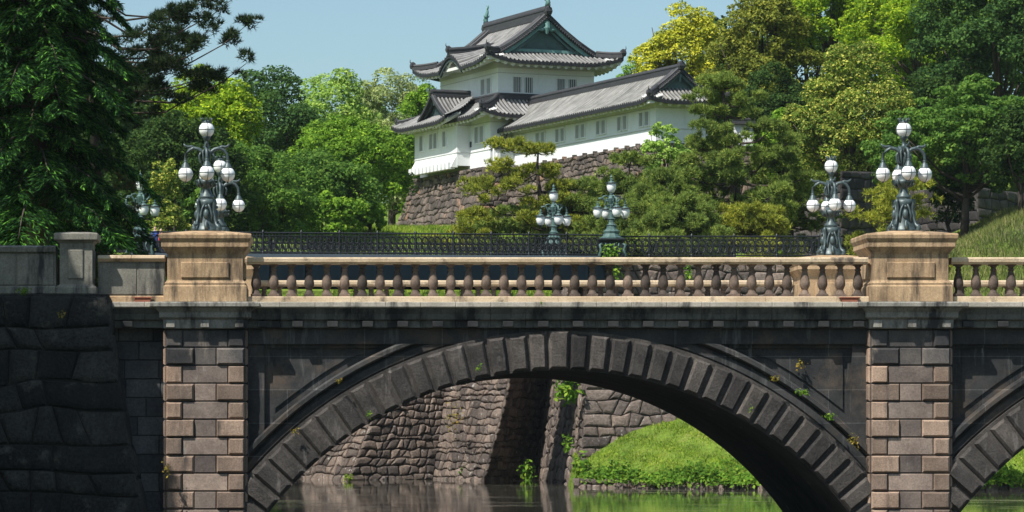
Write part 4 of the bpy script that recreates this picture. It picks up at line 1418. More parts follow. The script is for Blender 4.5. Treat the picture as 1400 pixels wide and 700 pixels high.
roof_face(mb, (-OU, 10.44 + OU), (0, -1), (1, 0), LL, dm_side(LL), zu, flare(LL, 0.62, 3.2), nd=12, lift=kara)
roof_face(mb, (8 + OU, -OU), (0, 1), (-1, 0), LL, dm_side(LL), zu, flare(LL, 0.62, 3.2), nd=12)
LR = 8 + 2 * OU
DG = 2.1
hip = lambda s: min(DG, s, LR - s)
roof_face(mb, (-OU, -OU), (1, 0), (0, 1), LR, hip, zu, flare(LR, 0.62, 3.2), nd=7)
roof_face(mb, (8 + OU, 10.44 + OU), (-1, 0), (0, -1), LR, hip, zu, flare(LR, 0.62, 3.2), nd=7)
eave_scallops(ev, (-OU, 10.44 + OU), (0, -1), (1, 0), LL, zu, flare(LL, 0.62, 3.2), lift=kara)
eave_scallops(ev, (-OU, -OU), (1, 0), (0, 1), LR, zu, flare(LR, 0.62, 3.2))
eave_scallops(ev, (8 + OU, -OU), (0, 1), (-1, 0), LL, zu, flare(LL, 0.62, 3.2))
for (cx, cy, dx, dy) in ((-OU, -OU, 1, 1), (8 + OU, -OU, -1, 1), (-OU, 10.44 + OU, 1, -1), (8 + OU, 10.44 + OU, -1, -1)):
    pts = [(cx + dx * d, cy + dy * d, zu(d) + 0.62 * max(0, 1 - d / 2.4) ** 1.5 + 0.08) for d in (0.03, 0.35, 0.75, 1.15, 1.5)]
    ridge_run(rd, pts, 0.32, 0.34)
    oni(rd, (pts[0][0], pts[0][1], pts[0][2] + .1), (-dx * .7, -dy * .7), 0.7)
# descending ridges along the verges
for vy, sy in ((-OU + VG, 1), (10.44 + OU - VG, -1)):
    for sgn in (-1, 1):
        c0x = -OU if sgn < 0 else 8 + OU
        pts = [(c0x - sgn * d, vy + sy * 0.18, zu(d) + 0.1) for d in (1.3, 2.0, 3.0, 4.2, HALF)]
        ridge_run(rd, pts, 0.34, 0.34)
        pts = [(c0x - sgn * d, vy + sy * 0.95, zu(d) + 0.1) for d in (1.7, 2.4, 3.2, 4.2, HALF)]
        ridge_run(rd, pts, 0.28, 0.3)
        oni(rd, (c0x - sgn * 1.65, vy + sy * .95, zu(1.7) + .1), (sgn, 0), 0.45)
        # verge tiles, small round ends along the edge
        for i in range(26):
            d = 1.3 + (HALF - 1.3) * (i + 0.5) / 26
            rd.sphere((c0x - sgn * d, vy - sy * 0.04, zu(d) + 0.02), 0.105, 6, 4)
ZR = zu(HALF)
ridge_run(rd, [(4, -OU + VG - 0.05, ZR), (4, 10.44 + OU - VG + 0.05, ZR)], 0.5, 0.85)
oni(rd, (4, -OU + VG - 0.1, ZR + 0.25), (0, -1), 0.9)
oni(rd, (4, 10.44 + OU - VG + 0.1, ZR + 0.25), (0, 1), 0.9)
# ridge of the curved gable
ky = 10.44 + OU - kf - 0.0
ridge_run(rd, [(-OU - 0.05, 5.2, 27.12 + 1.1), (-0.4, 5.2, 28.35), (0.8, 5.2, 28.55), (2.3, 5.2, 28.8)], 0.4, 0.5)
oni(rd, (-OU - 0.05, 5.2, 28.45), (-1, 0), 0.65)
mb.build('upper_roof', [M['tile'], M['pan'], M['tileend']], tower)
ev.build('upper_eave', M['eave'], tower)
rd.build('upper_ridge', M['ridge'], tower)
# gables
for vy, sy in ((-OU + DG, 1), (10.44 + OU - DG, -1)):
    gb = MB()
    pts = []
    n_ = 10
    for i in range(n_ + 1):
        d = DG + (HALF - DG) * i / n_
        pts.append((-OU + d, vy, zu(d) - 0.05))
    pts2 = [(8 - p[0], vy, p[2]) for p in pts[::-1]][1:]
    poly = pts + pts2
    gb.add(poly, [tuple(range(len(poly)))], 0)
    # barge boards and base beam
    for sgn in (-1, 1):
        c0x = -OU if sgn < 0 else 8 + OU
        a = []
        for i in range(n_ + 1):
            d = 1.5 + (HALF - 1.5) * i / n_
            a.append((c0x - sgn * d, zu(d)))
        vs = []
        for (x, z) in a:
            vs += [(x, vy - sy * 0.5, z - 0.06), (x, vy - sy * 0.5, z - 0.42), (x, vy - sy * 0.36, z - 0.42), (x, vy - sy * 0.36, z - 0.06)]
        fs = [(i * 4 + j, i * 4 + (j + 1) % 4, i * 4 + 4 + (j + 1) % 4, i * 4 + 4 + j) for i in range(n_) for j in range(4)]
        gb.add(vs, fs, 1)
        vs = []
        for (x, z) in a[2:]:
            vs += [(x, vy - sy * 0.3, z - 0.5), (x, vy - sy * 0.3, z - 0.72), (x, vy - sy * 0.02, z - 0.72), (x, vy - sy * 0.02, z - 0.5)]
        fs = [(i * 4 + j, i * 4 + (j + 1) % 4, i * 4 + 4 + (j + 1) % 4, i * 4 + 4 + j) for i in range(n_ - 2) for j in range(4)]
        gb.add(vs, fs, 0)
    y0, y1 = sorted((vy - sy * 0.25, vy + sy * 0.1))
    gb.box(0.75, 7.25, y0, y1, zu(DG) - 0.02, zu(DG) + 0.2, 1)
    # lattice boards
    for i in range(13):
        z = zu(DG) + 0.2 + i * 0.15
        hw = 3.1 - i * 0.235
        if hw > 0.15: gb.box(4 - hw, 4 + hw, *sorted((vy - sy * 0.03, vy + sy * 0.02)), z, z + 0.07, 0)
    # hanging-fish ornament
    gb.tube([(4, vy - sy * 0.55, ZR - 0.35), (4, vy - sy * 0.55, ZR - 0.8), (4, vy - sy * 0.55, ZR - 1.25)], [0.22, 0.26, 0.1], 8, 1)
    for sgn in (-1, 1):
        gb.tube([(4, vy - sy * 0.52, ZR - 0.7), (4 + sgn * 0.4, vy - sy * 0.52, ZR - 0.95), (4 + sgn * 0.75, vy - sy * 0.52, ZR - 0.92), (4 + sgn * 0.95, vy - sy * 0.52, ZR - 1.12)], [0.14, 0.13, 0.1, 0.04], 6, 1)
    gb.build('gable', [M['copper'], M['copperlight']], tower)
# curved gable front
gb = MB()
vs = []
for i in range(17):
    s = kf - 2.0 + 4.0 * i / 16
    z = zu(0) + kara(s, 0)
    y_ = 10.44 + OU - s
    vs += [(-OU + 0.1, y_, z - 0.14), (-OU + 0.1, y_, z - 0.46), (-OU + 0.28, y_, z - 0.46)]
gb.add(vs, [(i * 3 + j, i * 3 + j + 1, i * 3 + 4 + j, i * 3 + 3 + j) for i in range(16) for j in range(2)])
gb.build('curved_gable', plain('dark_gable_board', (0.05, 0.07, 0.072), 0.6, 0.2), tower)
gb = MB()
for sgn in (-1, 1):
    gb.tube([(-OU + 0.32, 5.2, 27.85), (-OU + 0.32, 5.2 + sgn * 0.5, 27.55), (-OU + 0.35, 5.2 + sgn * 0.9, 27.3)], 0.1, 5)
gb.box(-OU + 0.3, -0.1, 5.2 - 1.1, 5.2 + 1.1, 27.0, 27.22)
gb.build('gable_strut', M['eave'], tower)


# --- finials: leaping fish
def shachi(p, dy):
    mb = MB()
    x, y, z = p
    mb.tube([(x, y, z), (x, y + dy * 0.18, z + 0.25), (x, y + dy * 0.05, z + 0.55), (x, y - dy * 0.12, z + 0.85), (x, y - dy * 0.1, z + 1.15), (x, y + dy * 0.02, z + 1.4)], [0.16, 0.2, 0.17, 0.12, 0.07, 0.02], 7)
    mb.tube([(x, y - dy * 0.1, z + 1.0), (x, y - dy * 0.32, z + 1.2), (x, y - dy * 0.36, z + 1.36)], [0.06, 0.06, 0.02], 5)
    mb.tube([(x, y, z + 0.4), (x + 0.2, y, z + 0.5), (x + 0.26, y, z + 0.62)], [0.06, 0.05, 0.02], 5)
    mb.tube([(x, y, z + 0.4), (x - 0.2, y, z + 0.5), (x - 0.26, y, z + 0.62)], [0.06, 0.05, 0.02], 5)
    mb.build('fish_finial', M['copperlight'], tower, smooth=True)


shachi((4, -OU + VG + 0.1, ZR + 0.82), -1)
shachi((4, 10.44 + OU - VG - 0.1, ZR + 0.82), 1)

# --- tower windows
for x in (1.55, 2.5, 5.2, 6.15):
    window(tower, (x, 0), (1, 0), (0, -1), 0.62, 1.15, 4, 24.95)
for yy in (1.5, 2.55):
    window(tower, (0, yy), (0, -1), (-1, 0), 0.62, 1.15, 4, 24.95)
for yy in (8.85, 7.0, 6.2, 4.55):
    window(tower, (-2.29, yy), (0, -1), (-1, 0), 0.55, 1.15, 3, 21.15)
for yy in (1.1, 0.2):
    window(tower, (-1.2, yy), (0, -1), (-1, 0), 0.55, 1.2, 3, 21.15)
for x in (-0.55,):
    pass
window(tower, (-0.1, -1.2), (1, 0), (0, -1), 0.6, 1.0, 4, 21.1)
mb = MB(); mb.box(-1.26, -1.18, 2.1, 2.28, 20.95, 21.35); mb.build('loophole', M['slit'], tower)

# --- gallery
gal = castle_thing('castle_gallery', 'long low white castle gallery with a pale tiled roof running right from the turret', 'castle gallery')
GX0, GX1, GY0, GY1 = 0.51, 4.35, -23.8, -1.3
mb = MB(); mb.box(GX0, GX1, GY0, GY1, 19.2, 22.3); mb.build('wall', M['plaster'], gal)
mb = MB()
mb.box(GX0 - 0.035, GX1 + 0.035, GY0 - 0.035, GY1, 21.55, 21.6)
mb.box(GX0 - 0.04, GX1 + 0.04, GY0 - 0.04, GY1, 20.15, 20.2)
mb.build('wall_band', M['plasterline'], gal)
OG = 1.15
GW = GX1 - GX0
GH = GW / 2 + OG
zg = lambda d: 21.95 + 2.15 * (0.72 * d / GH + 0.28 * (d / GH) ** 2)
mb = MB(); ev = MB(); rd = MB()
gy0, gy1 = GY0 - OG, -0.6
Lg = gy1 - gy0
VGg = 1.2
dl = lambda s: (min(GH, Lg - s) if (Lg - s) < VGg else GH)
flg = lambda s: 0.25 * max(0, 1 - (Lg - s) / 2.0) ** 2
roof_face(mb, (GX0 - OG, gy1), (0, -1), (1, 0), Lg, dl, zg, flg, nd=8, pitch=0.31)
dr_ = lambda s: (min(GH, s) if s < VGg else GH)
roof_face(mb, (GX1 + OG, gy0), (0, 1), (-1, 0), Lg, dr_, zg, lambda s: 0.25 * max(0, 1 - s / 2.0) ** 2, nd=8, pitch=0.31)
Lh = GW + 2 * OG
roof_face(mb, (GX0 - OG, gy0), (1, 0), (0, 1), Lh, lambda s: min(1.6, s, Lh - s), zg, flare(Lh, 0.25, 2.0), nd=5, pitch=0.31)
eave_scallops(ev, (GX0 - OG, gy1), (0, -1), (1, 0), Lg, zg, flg, length=0.9, r=0.15)
eave_scallops(ev, (GX0 - OG, gy0), (1, 0), (0, 1), Lh, zg, flare(Lh, 0.25, 2.0), length=0.9, r=0.15)
ev.box(GX0 - OG + 0.1, GX0 - OG + 0.5, gy0 + 0.1, gy0 + 0.5, 21.72, 21.98)
mb.build('roof', [M['tilegallery'], M['pan'], M['tileend']], gal)
ev.build('eave', M['eave'], gal)
gxm = (GX0 + GX1) / 2
ridge_run(rd, [(gxm, gy1 + 0.2, zg(GH)), (gxm, gy0 + VGg, zg(GH))], 0.4, 0.5)
oni(rd, (gxm, gy0 + VGg - 0.1, zg(GH) + 0.2), (0, -1), 0.75)
for sgn in (-1, 1):
    c0x = GX0 - OG if sgn < 0 else GX1 + OG
    ridge_run(rd, [(c0x - sgn * d, gy0 + VGg + 0.15, zg(d) + 0.08) for d in (1.1, 1.7, 2.4, GH)], 0.32, 0.34)
    ridge_run(rd, [(c0x - sgn * d, gy0 + VGg + 0.75, zg(d) + 0.08) for d in (1.3, 1.9, 2.5, GH)], 0.26, 0.26)
    ridge_run(rd, [(c0x - sgn * d, gy0 + d, zg(d) + 0.25 * max(0, 1 - d / 2.4) ** 1.5 + 0.08) for d in (0.05, 0.5, 0.9, 1.3)], 0.28, 0.28)
    oni(rd, (c0x - sgn * 0.1, gy0 + 0.1, zg(0) + 0.35), (sgn * .7, -.7), 0.6)
    ridge_run(rd, [(c0x - sgn * d, gy1 - 0.1, zg(d) + 0.06) for d in (0.05, 0.8, 1.6, 2.4, GH)], 0.3, 0.3)
    for i in range(16):
        d = 1.1 + (GH - 1.1) * (i + 0.5) / 16
        rd.sphere((c0x - sgn * d, gy0 + VGg - 0.06, zg(d) + 0.02), 0.1, 6, 4)
rd.build('ridge', M['ridge'], gal)
gb = MB()
vy = gy0 + 1.6
pts = [(GX0 - OG + d, vy, zg(d) - 0.04) for d in (1.6, 2.1, 2.6, GH)]
poly = pts + [(2 * gxm - p[0], p[1], p[2]) for p in pts[::-1]][1:]
gb.add(poly, [tuple(range(len(poly)))])
for sgn in (-1, 1):
    c0x = GX0 - OG if sgn < 0 else GX1 + OG
    gb.tube([(c0x - sgn * d, vy - 0.3, zg(d) - 0.16) for d in (1.25, 1.9, 2.5, GH)], 0.1, 5)
gb.tube([(gxm, vy - 0.32, zg(GH) - 0.2), (gxm, vy - 0.32, zg(GH) - 0.7)], [0.16, 0.08], 6)
gb.build('gable', M['copper'], gal)
for yc in (-3.0, -6.2, -9.4, -12.6, -15.8, -19.0, -22.2):
    for dd in (-0.42, 0.42):
        window(gal, (GX0, yc + dd), (0, -1), (-1, 0), 0.5, 0.92, 3, 20.45)

# --- small porch wall between turret and gallery
pr = castle_thing('plaster_wall', 'small white plaster wall with a tiled cap tucked below the turret corner', 'wall')
mb = MB(); mb.box(-1.15, 0.45, -1.75, -1.5, 19.2, 20.55); mb.box(-1.0, -0.75, -2.0, -1.75, 19.2, 20.2); mb.build('panel', M['plaster'], pr)
mb = MB(); ridge_run(mb, [(-1.1, -1.62, 20.55), (0.5, -1.62, 20.75)], 0.5, 0.3); mb.build('tile_cap', M['ridge'], pr)

# --- stone base
sb = castle_thing('castle_rampart', 'tall battered rubble stone base under the white turret and gallery', 'stone base', z=13.0)
sb.rotation_euler = (0, 0, 0); sb.location = (CX0, CY0, 13.0); OFF[sb.name] = Vector((CX0, CY0, 13.0))


def P3(x, y, z):
    a = lw(x, y); return (a[0], a[1], z)


zt, zf_ = 19.18, 11.5
bk = 2.7
tp = [(9, 11.8), (-1.95, 11.8), (-1.95, -1.45), (0.4, -1.45), (0.4, -24.0), (9.5, -24.0)]
ft = [(9, 11.8 + bk), (-1.95 - bk, 11.8 + bk), (-1.95 - bk, -1.45 - bk), (0.4 - bk, -1.45 - bk), (0.4 - bk, -24 - bk), (9.5, -24 - bk)]
qs = [(0, 1), (1, 1), (1, 0), (0, 1), (1, 0)]
for i in range(5):
    masonry('stone_face', sb, P3(*tp[i], zt), P3(*tp[i + 1], zt), P3(*ft[i], zf_), P3(*ft[i + 1], zf_), 0.46, 0.5, 71 + i, [M['castlestone'], M['joint']], batter=1.5, wav=0.3, raise_=0.12, gap=0.025, quoin=qs[i], jit=0.35)
mb = MB()
a = [P3(-1.9, 11.7, 19.19), P3(-1.9, -1.4, 19.19), P3(9, -1.4, 19.19), P3(9, 11.7, 19.19)]
mb.add(a, [(0, 1, 2, 3)]); a = [P3(0.45, -1.4, 19.19), P3(0.45, -23.95, 19.19), P3(9.5, -23.95, 19.19), P3(9.5, -1.4, 19.19)]; mb.add(a, [(0, 1, 2, 3)])
for i in range(14):
    yy = -2.2 - i * 1.6
    q = [P3(0.38, yy, z) for z in (19.12, 19.3)]
    c = lw(0.42, yy)
    mb.box(c[0] - 0.16, c[0] + 0.16, c[1] - 0.16, c[1] + 0.16, 19.1, 19.3)
mb.build('top_course', M['castlestone'], sb)

# white wall piece far right, seen between the pine branches
ww = thing('plaster_wall', (X(1015, 225), 225, 14), 'small piece of white plaster wall glimpsed between the tall pine and the dark trees', 'wall')
mb = MB(); mb.box(X(1004, 225), X(1030, 225), 225, 225.4, 13, Z(168, 225)); mb.build('panel', M['plaster'], ww)
mb = MB(); ridge_run(mb, [(X(1002, 225), 225.2, Z(168, 225)), (X(1032, 225), 225.2, Z(168, 225))], 0.8, 0.35); mb.build('tile_cap', M['ridge'], ww)

# ------------------------------------------------------------------ vegetation
def unit(a): return a / np.maximum(1e-9, np.linalg.norm(a, axis=1))[:, None]


def leaf_quads(rng, c, out, Ln, Wd, ow=0.6, uw=0.4, rw=0.8):
    n = len(c)
    nr = unit(out * ow + np.array([0, 0, uw]) + rng.normal(size=(n, 3)) * rw)
    t = unit(np.cross(nr, rng.normal(size=(n, 3))))
    b = np.cross(nr, t)
    s = rng.uniform(0.5, 1.5, n)[:, None]
    V = np.stack([c + t * Ln * .5 * s, c + b * Wd * .5 * s + nr * Wd * 0.1, c - t * Ln * .5 * s, c - b * Wd * .5 * s + nr * Wd * 0.1], 1)
    return V.reshape(-1, 3)


def broadleaf(px, top_py, Y, wpx, mat, label, seed, leaf=0.3, lobes=9, dens=1.0, clump=0.17, aspect=None, base_frac=0.2, group=None, name='broadleaf_tree', bottom_py=None, flat=0.75, gap=0.0):
    rng = np.random.RandomState(seed)
    x = X(px, Y)
    g = float(ground(x, Y))
    g = max(g, -2)
    top = Z(top_py, Y)
    Hh = top - g
    Rw = wpx * Y / F / 2
    zb = g + Hh * base_frac if bottom_py is None else Z(bottom_py, Y)
    Rz = (top - zb) / 2
    zc = (top + zb) / 2
    root = thing(name, (x, Y, g), label, 'tree', group)
    # lobes
    lc = []
    for i in range(lobes):
        for _ in range(30):
            d = rng.normal(size=3); d /= np.linalg.norm(d)
            if d[2] > (-0.55 if i % 3 == 0 else -0.15): break
        f = rng.uniform(0.42, 0.68)
        p = np.array([d[0] * Rw * f, d[1] * Rw * f * 0.9, d[2] * Rz * f])
        r = rng.uniform(0.38, 0.52)
        lc.append((p, r * Rw, r * min(Rz, Rw * 1.1) * 0.95))
    lc.append((np.array([0, 0, Rz * 0.52]), 0.5 * Rw, 0.5 * Rz))
    lc.append((np.array([0, 0, -Rz * 0.1]), 0.7 * Rw, 0.6 * Rz))
    cc = []; co = []; cr = []
    for (p, rx, rz) in lc:
        rc0 = clump * Rw
        n = max(5, int(2.6 * (rx * rx + 2 * rx * rz) / 3 / (rc0 * rc0)))
        d = unit(rng.normal(size=(n, 3)))
        d[:, 2] = np.where(d[:, 2] < -0.5, -d[:, 2], d[:, 2])
        q = p + d * np.array([rx, rx, rz]) * rng.uniform(0.75, 1.08, n)[:, None]
        cc.append(q); co.append(d); cr.append(rc0 * rng.uniform(0.6, 1.35, n))
    cc = np.concatenate(cc); co = np.concatenate(co); cr = np.concatenate(cr)
    # drop clumps deep inside the crown
    keep = np.ones(len(cc), bool)
    for (p, rx, rz) in lc:
        e = (cc - p) / np.array([rx, rx, rz])
        keep &= (np.sum(e * e, 1) > 0.30)
    if gap: keep &= rng.rand(len(cc)) > gap
    cc, co, cr = cc[keep], co[keep], cr[keep]
    per = np.maximum(12, (dens * 9.5 * cr * cr / (leaf * leaf)).astype(int))
    idx = np.repeat(np.arange(len(cc)), per)
    d = unit(rng.normal(size=(len(idx), 3)) + co[idx] * 0.35 + np.array([0, 0, 0.35]))
    rad = cr[idx] * rng.uniform(0.55, 1.1, len(idx)) ** 0.7
    pts = cc[idx] + d * rad[:, None] * np.array([1.05, 1.05, flat])
    V = leaf_quads(rng, pts, d, leaf * 1.2, leaf * 0.75, 0.55, 0.55, 0.5)
    V[:, 2] += zc - g
    mesh_np('crown', V, 4, mat, root)
    # trunk and limbs
    mb = MB()
    r0 = max(0.12, 0.024 * Hh)
    cz = zc - g
    k = rng.uniform(-0.4, 0.4, 2)
    pts = [(0, 0, -0.4), (k[0] * .3, k[1] * .3, cz * 0.35), (k[0], k[1], cz * 0.75), (0, 0, cz + Rz * 0.3)]
    mb.tube(pts, [r0 * 1.25, r0, r0 * 0.75, r0 * 0.3], 8)
    for (p, rx, rz) in lc[:-2]:
        s = Vector(pts[1]).lerp(Vector(pts[2]), rng.uniform(0.2, 1.0))
        e = Vector((p[0], p[1], p[2] + cz))
        m_ = s.lerp(e, 0.5) + Vector((0, 0, -0.1 * (e - s).length))
        mb.tube([s, m_, e, e + (e - m_) * 0.6], [r0 * 0.45, r0 * 0.3, r0 * 0.18, r0 * 0.06], 6)
    mb.build('trunk', M['bark'], root) if False else _trunk(mb, root)
    return root


def _trunk(mb, root, mat='bark'):
    off = OFF[root.name]
    OFF[root.name] = Vector((0, 0, 0))
    o = mb.build('trunk', M[mat], root, smooth=True)
    OFF[root.name] = off
    return o


def needle_pads(rng, pads, needle=0.3, width=0.045, per_area=16.0, nn=11):
    """pads: list of (center, rx, ry, h). tufts of needles over the top of each pad"""
    cs = []; dirs = []
    for (p, rx, ry, h) in pads:
        m = max(3, int(5.5 * rx * ry + 1))
        a = rng.uniform(0, 2 * PI, m); r = np.sqrt(rng.rand(m)) * 0.92
        sub = np.stack([rx * r * np.cos(a), ry * r * np.sin(a), h * 0.8 * (1 - r * r) + rng.uniform(-0.12, 0.12, m) * min(rx, 1)], 1) + np.array(p)
        sr = rng.uniform(0.24, 0.42, m) * min(1.15, 0.55 + 0.5 * min(rx, ry))
        n = np.maximum(6, (per_area * 3.4 * sr * sr * 1.9).astype(int))
        idx = np.repeat(np.arange(m), n)
        d = unit(rng.normal(size=(len(idx), 3)) + np.array([0, 0, 0.75]))
        q = sub[idx] + d * (sr[idx] * rng.uniform(0.5, 1.0, len(idx)))[:, None] * np.array([1, 1, 0.72])
        cs.append(q); dirs.append(d * 0.7 + np.array([0, 0, 0.45]))
    cs = np.concatenate(cs); dirs = np.concatenate(dirs)
    n = len(cs)
    c = np.repeat(cs, nn, 0); d = np.repeat(dirs, nn, 0)
    d = unit(d + rng.normal(size=d.shape) * 0.62)
    s = unit(np.cross(d, rng.normal(size=d.shape)))
    ln = needle * rng.uniform(0.7, 1.25, len(c))[:, None]
    V = np.stack([c - s * width * .5, c + s * width * .5, c + d * ln], 1)
    return V.reshape(-1, 3)


def pine(px, base_py, top_py, Y, wpx, mat, label, seed, levels=9, pad=1.0, lean=0.0, base_z=None, low=0.22, cone=0.75, needle=0.27, group=None, trunk_r=0.3, per_area=30.0, width=0.05, nn=12, name='pine_tree', leftheavy=0.0, bend=0.5):
    rng = np.random.RandomState(seed)
    x = X(px, Y)
    g = float(ground(x, Y)) if base_z is None else base_z
    top = Z(top_py, Y)
    H = top - g
    Rw = wpx * Y / F / 2
    root = thing(name, (x, Y, g), label, 'tree', group)
    T = [Vector((0, 0, -0.4))]
    nT = 8
    for i in range(1, nT + 1):
        t = i / nT
        T.append(Vector((lean * H * t + bend * math.sin(t * 5 + seed) * 0.08 * H, bend * math.cos(t * 4 + seed * 2) * 0.06 * H, H * 0.97 * t)))

    def tr(t):
        f = t * nT; i = min(nT - 1, int(f)); return T[i].lerp(T[i + 1], f - i)
    mb = MB()
    mb.tube(T, [trunk_r * (1.25 - 1.1 * (i / nT)) for i in range(nT + 1)], 9)
    pads = []
    az = rng.uniform(0, 6.28)
    for k in range(levels):
        t = low + (1 - low) * (k + rng.uniform(-0.2, 0.2)) / (levels - 1) * 0.96
        t = min(max(t, 0.1), 0.97)
        nb = 4 if k < levels * 0.6 else 3
        for j in range(nb):
            az += 2 * PI / nb + rng.uniform(-0.5, 0.5)
            ln = Rw * (1 - cone * max(0.0, (t - low) / (1 - low)) ** 1.2) * rng.uniform(0.65, 1.08)
            if leftheavy: ln *= 1 + leftheavy * (-math.cos(az))
            s = tr(t)
            dx, dy = math.cos(az), math.sin(az) * 0.85
            pts = []
            rise = rng.uniform(-0.02, 0.16)
            sway = rng.uniform(-0.2, 0.2)
            for q in (0, 0.3, 0.6, 0.85, 1.0):
                pts.append(s + Vector((dx * ln * q - dy * sway * ln * q * q, dy * ln * q + dx * sway * ln * q * q, ln * (rise * q - 0.22 * math.sin(q * PI) * (0.4 if k % 2 else 1) + 0.05 * q * q))))
            br = trunk_r * 0.32 * (1.1 - 0.6 * t)
            mb.tube(pts, [br, br * .85, br * .6, br * .4, br * .2], 6)
            for q in ((0.5, 0.62), (0.78, 0.85), (1.0, 0.9)) if ln > 0.9 else ((1.0, 1.0),):
                i = min(3, int(q[0] * 4)); f = q[0] * 4 - i
                c = pts[i].lerp(pts[min(4, i + 1)], f)
                pr_ = pad * q[1] * rng.uniform(0.65, 1.15) * (0.55 + 0.45 * min(1, ln / Rw * 1.5))
                off = Vector((rng.uniform(-.35, .35), rng.uniform(-.35, .35), rng.uniform(-0.06, 0.1)))
                pads.append((np.array(c + off), pr_ * rng.uniform(0.85, 1.25), pr_, pr_ * 0.42))
                if rng.rand() < 0.42:
                    off = Vector((rng.uniform(-.9, .9), rng.uniform(-.9, .9), rng.uniform(-0.1, 0.2))) * pad
                    pads.append((np.array(c + off), pr_ * .7, pr_ * .65, pr_ * 0.4))
    pads.append((np.array(tr(1.0)) + np.array([0, 0, -0.1]), pad * 0.85, pad * 0.8, pad * 0.5))
    mesh_np('crown', needle_pads(rng, pads, needle, width, per_area, nn), 3, mat, root)
    _trunk(mb, root, 'pinebark')
    return root


# --- trees beyond the iron bridge on the left
BT = [
    (280, 106, 216, 165, 'yellowgreen', 'yellow-green rounded tree behind the front left lamp', 0.26, 11, 0.13),
    (372, 103, 246, 150, 'dark', 'dark green open-limbed tree with trunk showing, between the yellow-green and pale trees', 0.30, 11, 0.16),
    (455, 108, 256, 140, 'light', 'soft light green rounded tree left of the turret skyline', 0.30, 9, 0.17),
    (535, 108, 270, 150, 'pale', 'pale olive feathery tree farthest back on the turret\'s left', 0.30, 9, 0.16),
    (474, 168, 226, 142, 'rich', 'large rich green spreading tree against the left foot of the stone base', 0.28, 13, 0.13),
    (586, 116, 258, 110, 'rich', 'bright green tree just behind the turret\'s lower roof corner', 0.28, 8, 0.16),
    (425, 215, 214, 150, 'maple', 'mid green bushy tree low behind the black railing left of centre', 0.26, 10, 0.14),
    (330, 205, 203, 170, 'maple', 'dense mid green tree directly behind the left pair of globe lamps', 0.26, 11, 0.13),
    (235, 165, 196, 170, 'deep', 'deep green tree between the dark hemlock and the yellow-green tree', 0.26, 11, 0.14),
    (225, 225, 186, 80, 'olive', 'small grey-olive tree beside the half-hidden green lamp', 0.2, 7, 0.15),
]
for i, (px, ty, Y, wd, mt, lab, lf, lb, cl) in enumerate(BT):
    broadleaf(px, ty - 4, Y, wd * 1.22, G[mt], lab, 100 + i, leaf=lf * 0.66, lobes=lb + 3, clump=cl, base_frac=-0.04, gap=0.12)
broadleaf(150, 90, 215, 200, G['deep'], 'very dark tree mass rising behind the hemlock branches', 131, leaf=0.3, lobes=11, base_frac=0.1)
broadleaf(60, 60, 205, 220, G['deep'], 'very dark tree at the far left edge behind the hemlock trunk', 132, leaf=0.32, lobes=11, base_frac=0.1)

for i, (px, ty, Y, wd, mt, lab) in enumerate((
        (275, 262, 192, 110, 'maple', 'leafy bush behind the left lamps just above the railing'), (372, 255, 206, 120, 'rich', 'rounded bush under the dark open-limbed tree'),
        (450, 268, 210, 110, 'rich', 'bright bush low under the light green tree'), (505, 280, 216, 70, 'rich', 'bright bush touching the foot of the stone base'),
        (400, 170, 290, 170, 'dark', 'dark tree far behind, between the open-limbed and the light green trees'), (300, 165, 285, 180, 'deep', 'dark tree far behind the yellow-green tree'),
        (500, 150, 292, 160, 'dark', 'dark tree far behind the light green and pale olive trees'), (205, 150, 280, 180, 'deep', 'dark tree far behind the hemlocks'))):
    broadleaf(px, ty, Y, wd, G[mt], lab, 150 + i, leaf=0.22 if Y < 250 else 0.35, lobes=10, clump=0.14, base_frac=-0.05)
# --- trees on the right
RT = [
    (945, 12, 254, 150, 'yellow', 'bright yellow blossoming tree above the gallery roof', 0.28, 12, 0.12, 0.15),
    (868, 82, 262, 80, 'rich', 'small bright green tree just right of the turret eave', 0.28, 7, 0.16, 0.2),
    (888, 85, 256, 90, 'yellow', 'low yellow blossoming bush-like tree at the left foot of the big yellow tree', 0.26, 8, 0.14, 0.2),
    (1045, -12, 240, 150, 'orange', 'bronze-olive tree right of the bright yellow tree', 0.27, 11, 0.13, 0.12),
    (1140, -75, 246, 190, 'yellowgreen', 'tall yellow-green tree at the top edge above the olive dome-shaped tree', 0.28, 12, 0.13, 0.12),
    (1258, -45, 234, 190, 'yellowgreen', 'tall yellow-green tree with hanging clumps above the front right lamp', 0.28, 12, 0.13, 0.15),
    (1360, -80, 216, 200, 'dark', 'tall dark green tree filling the upper right corner', 0.3, 12, 0.14, 0.1),
    (1168, 62, 210, 190, 'olive', 'dome-shaped olive tree flecked with pale flower tips, upper right', 0.24, 13, 0.115, 0.12),
    (1003, 70, 246, 110, 'deep', 'deep green tree behind the top of the tall pine', 0.28, 9, 0.16, 0.1),
    (1075, 155, 214, 90, 'rich', 'small fresh green tree left of the dome-shaped olive tree', 0.24, 8, 0.15, 0.1),
    (1060, 95, 228, 130, 'deep', 'shadowy green tree under the bronze-olive tree', 0.27, 10, 0.15, 0.08),
    (1275, 105, 214, 150, 'deep', 'shadowy deep green tree above the dark coursed wall', 0.27, 10, 0.15, 0.1),
]
for i, (px, ty, Y, wd, mt, lab, lf, lb, cl, bf) in enumerate(RT):
    broadleaf(px, ty, Y, wd * 1.12, G[mt], lab, 200 + i, leaf=lf * 0.66, lobes=lb + 3, clump=cl, base_frac=bf - 0.05)
broadleaf(1318, 112, 190, 240, G['maple'], 'spreading mid green tree with slanting dark trunks behind the front right lamp', 230, leaf=0.18, lobes=16, clump=0.10, bottom_py=312, flat=0.5, gap=0.12)
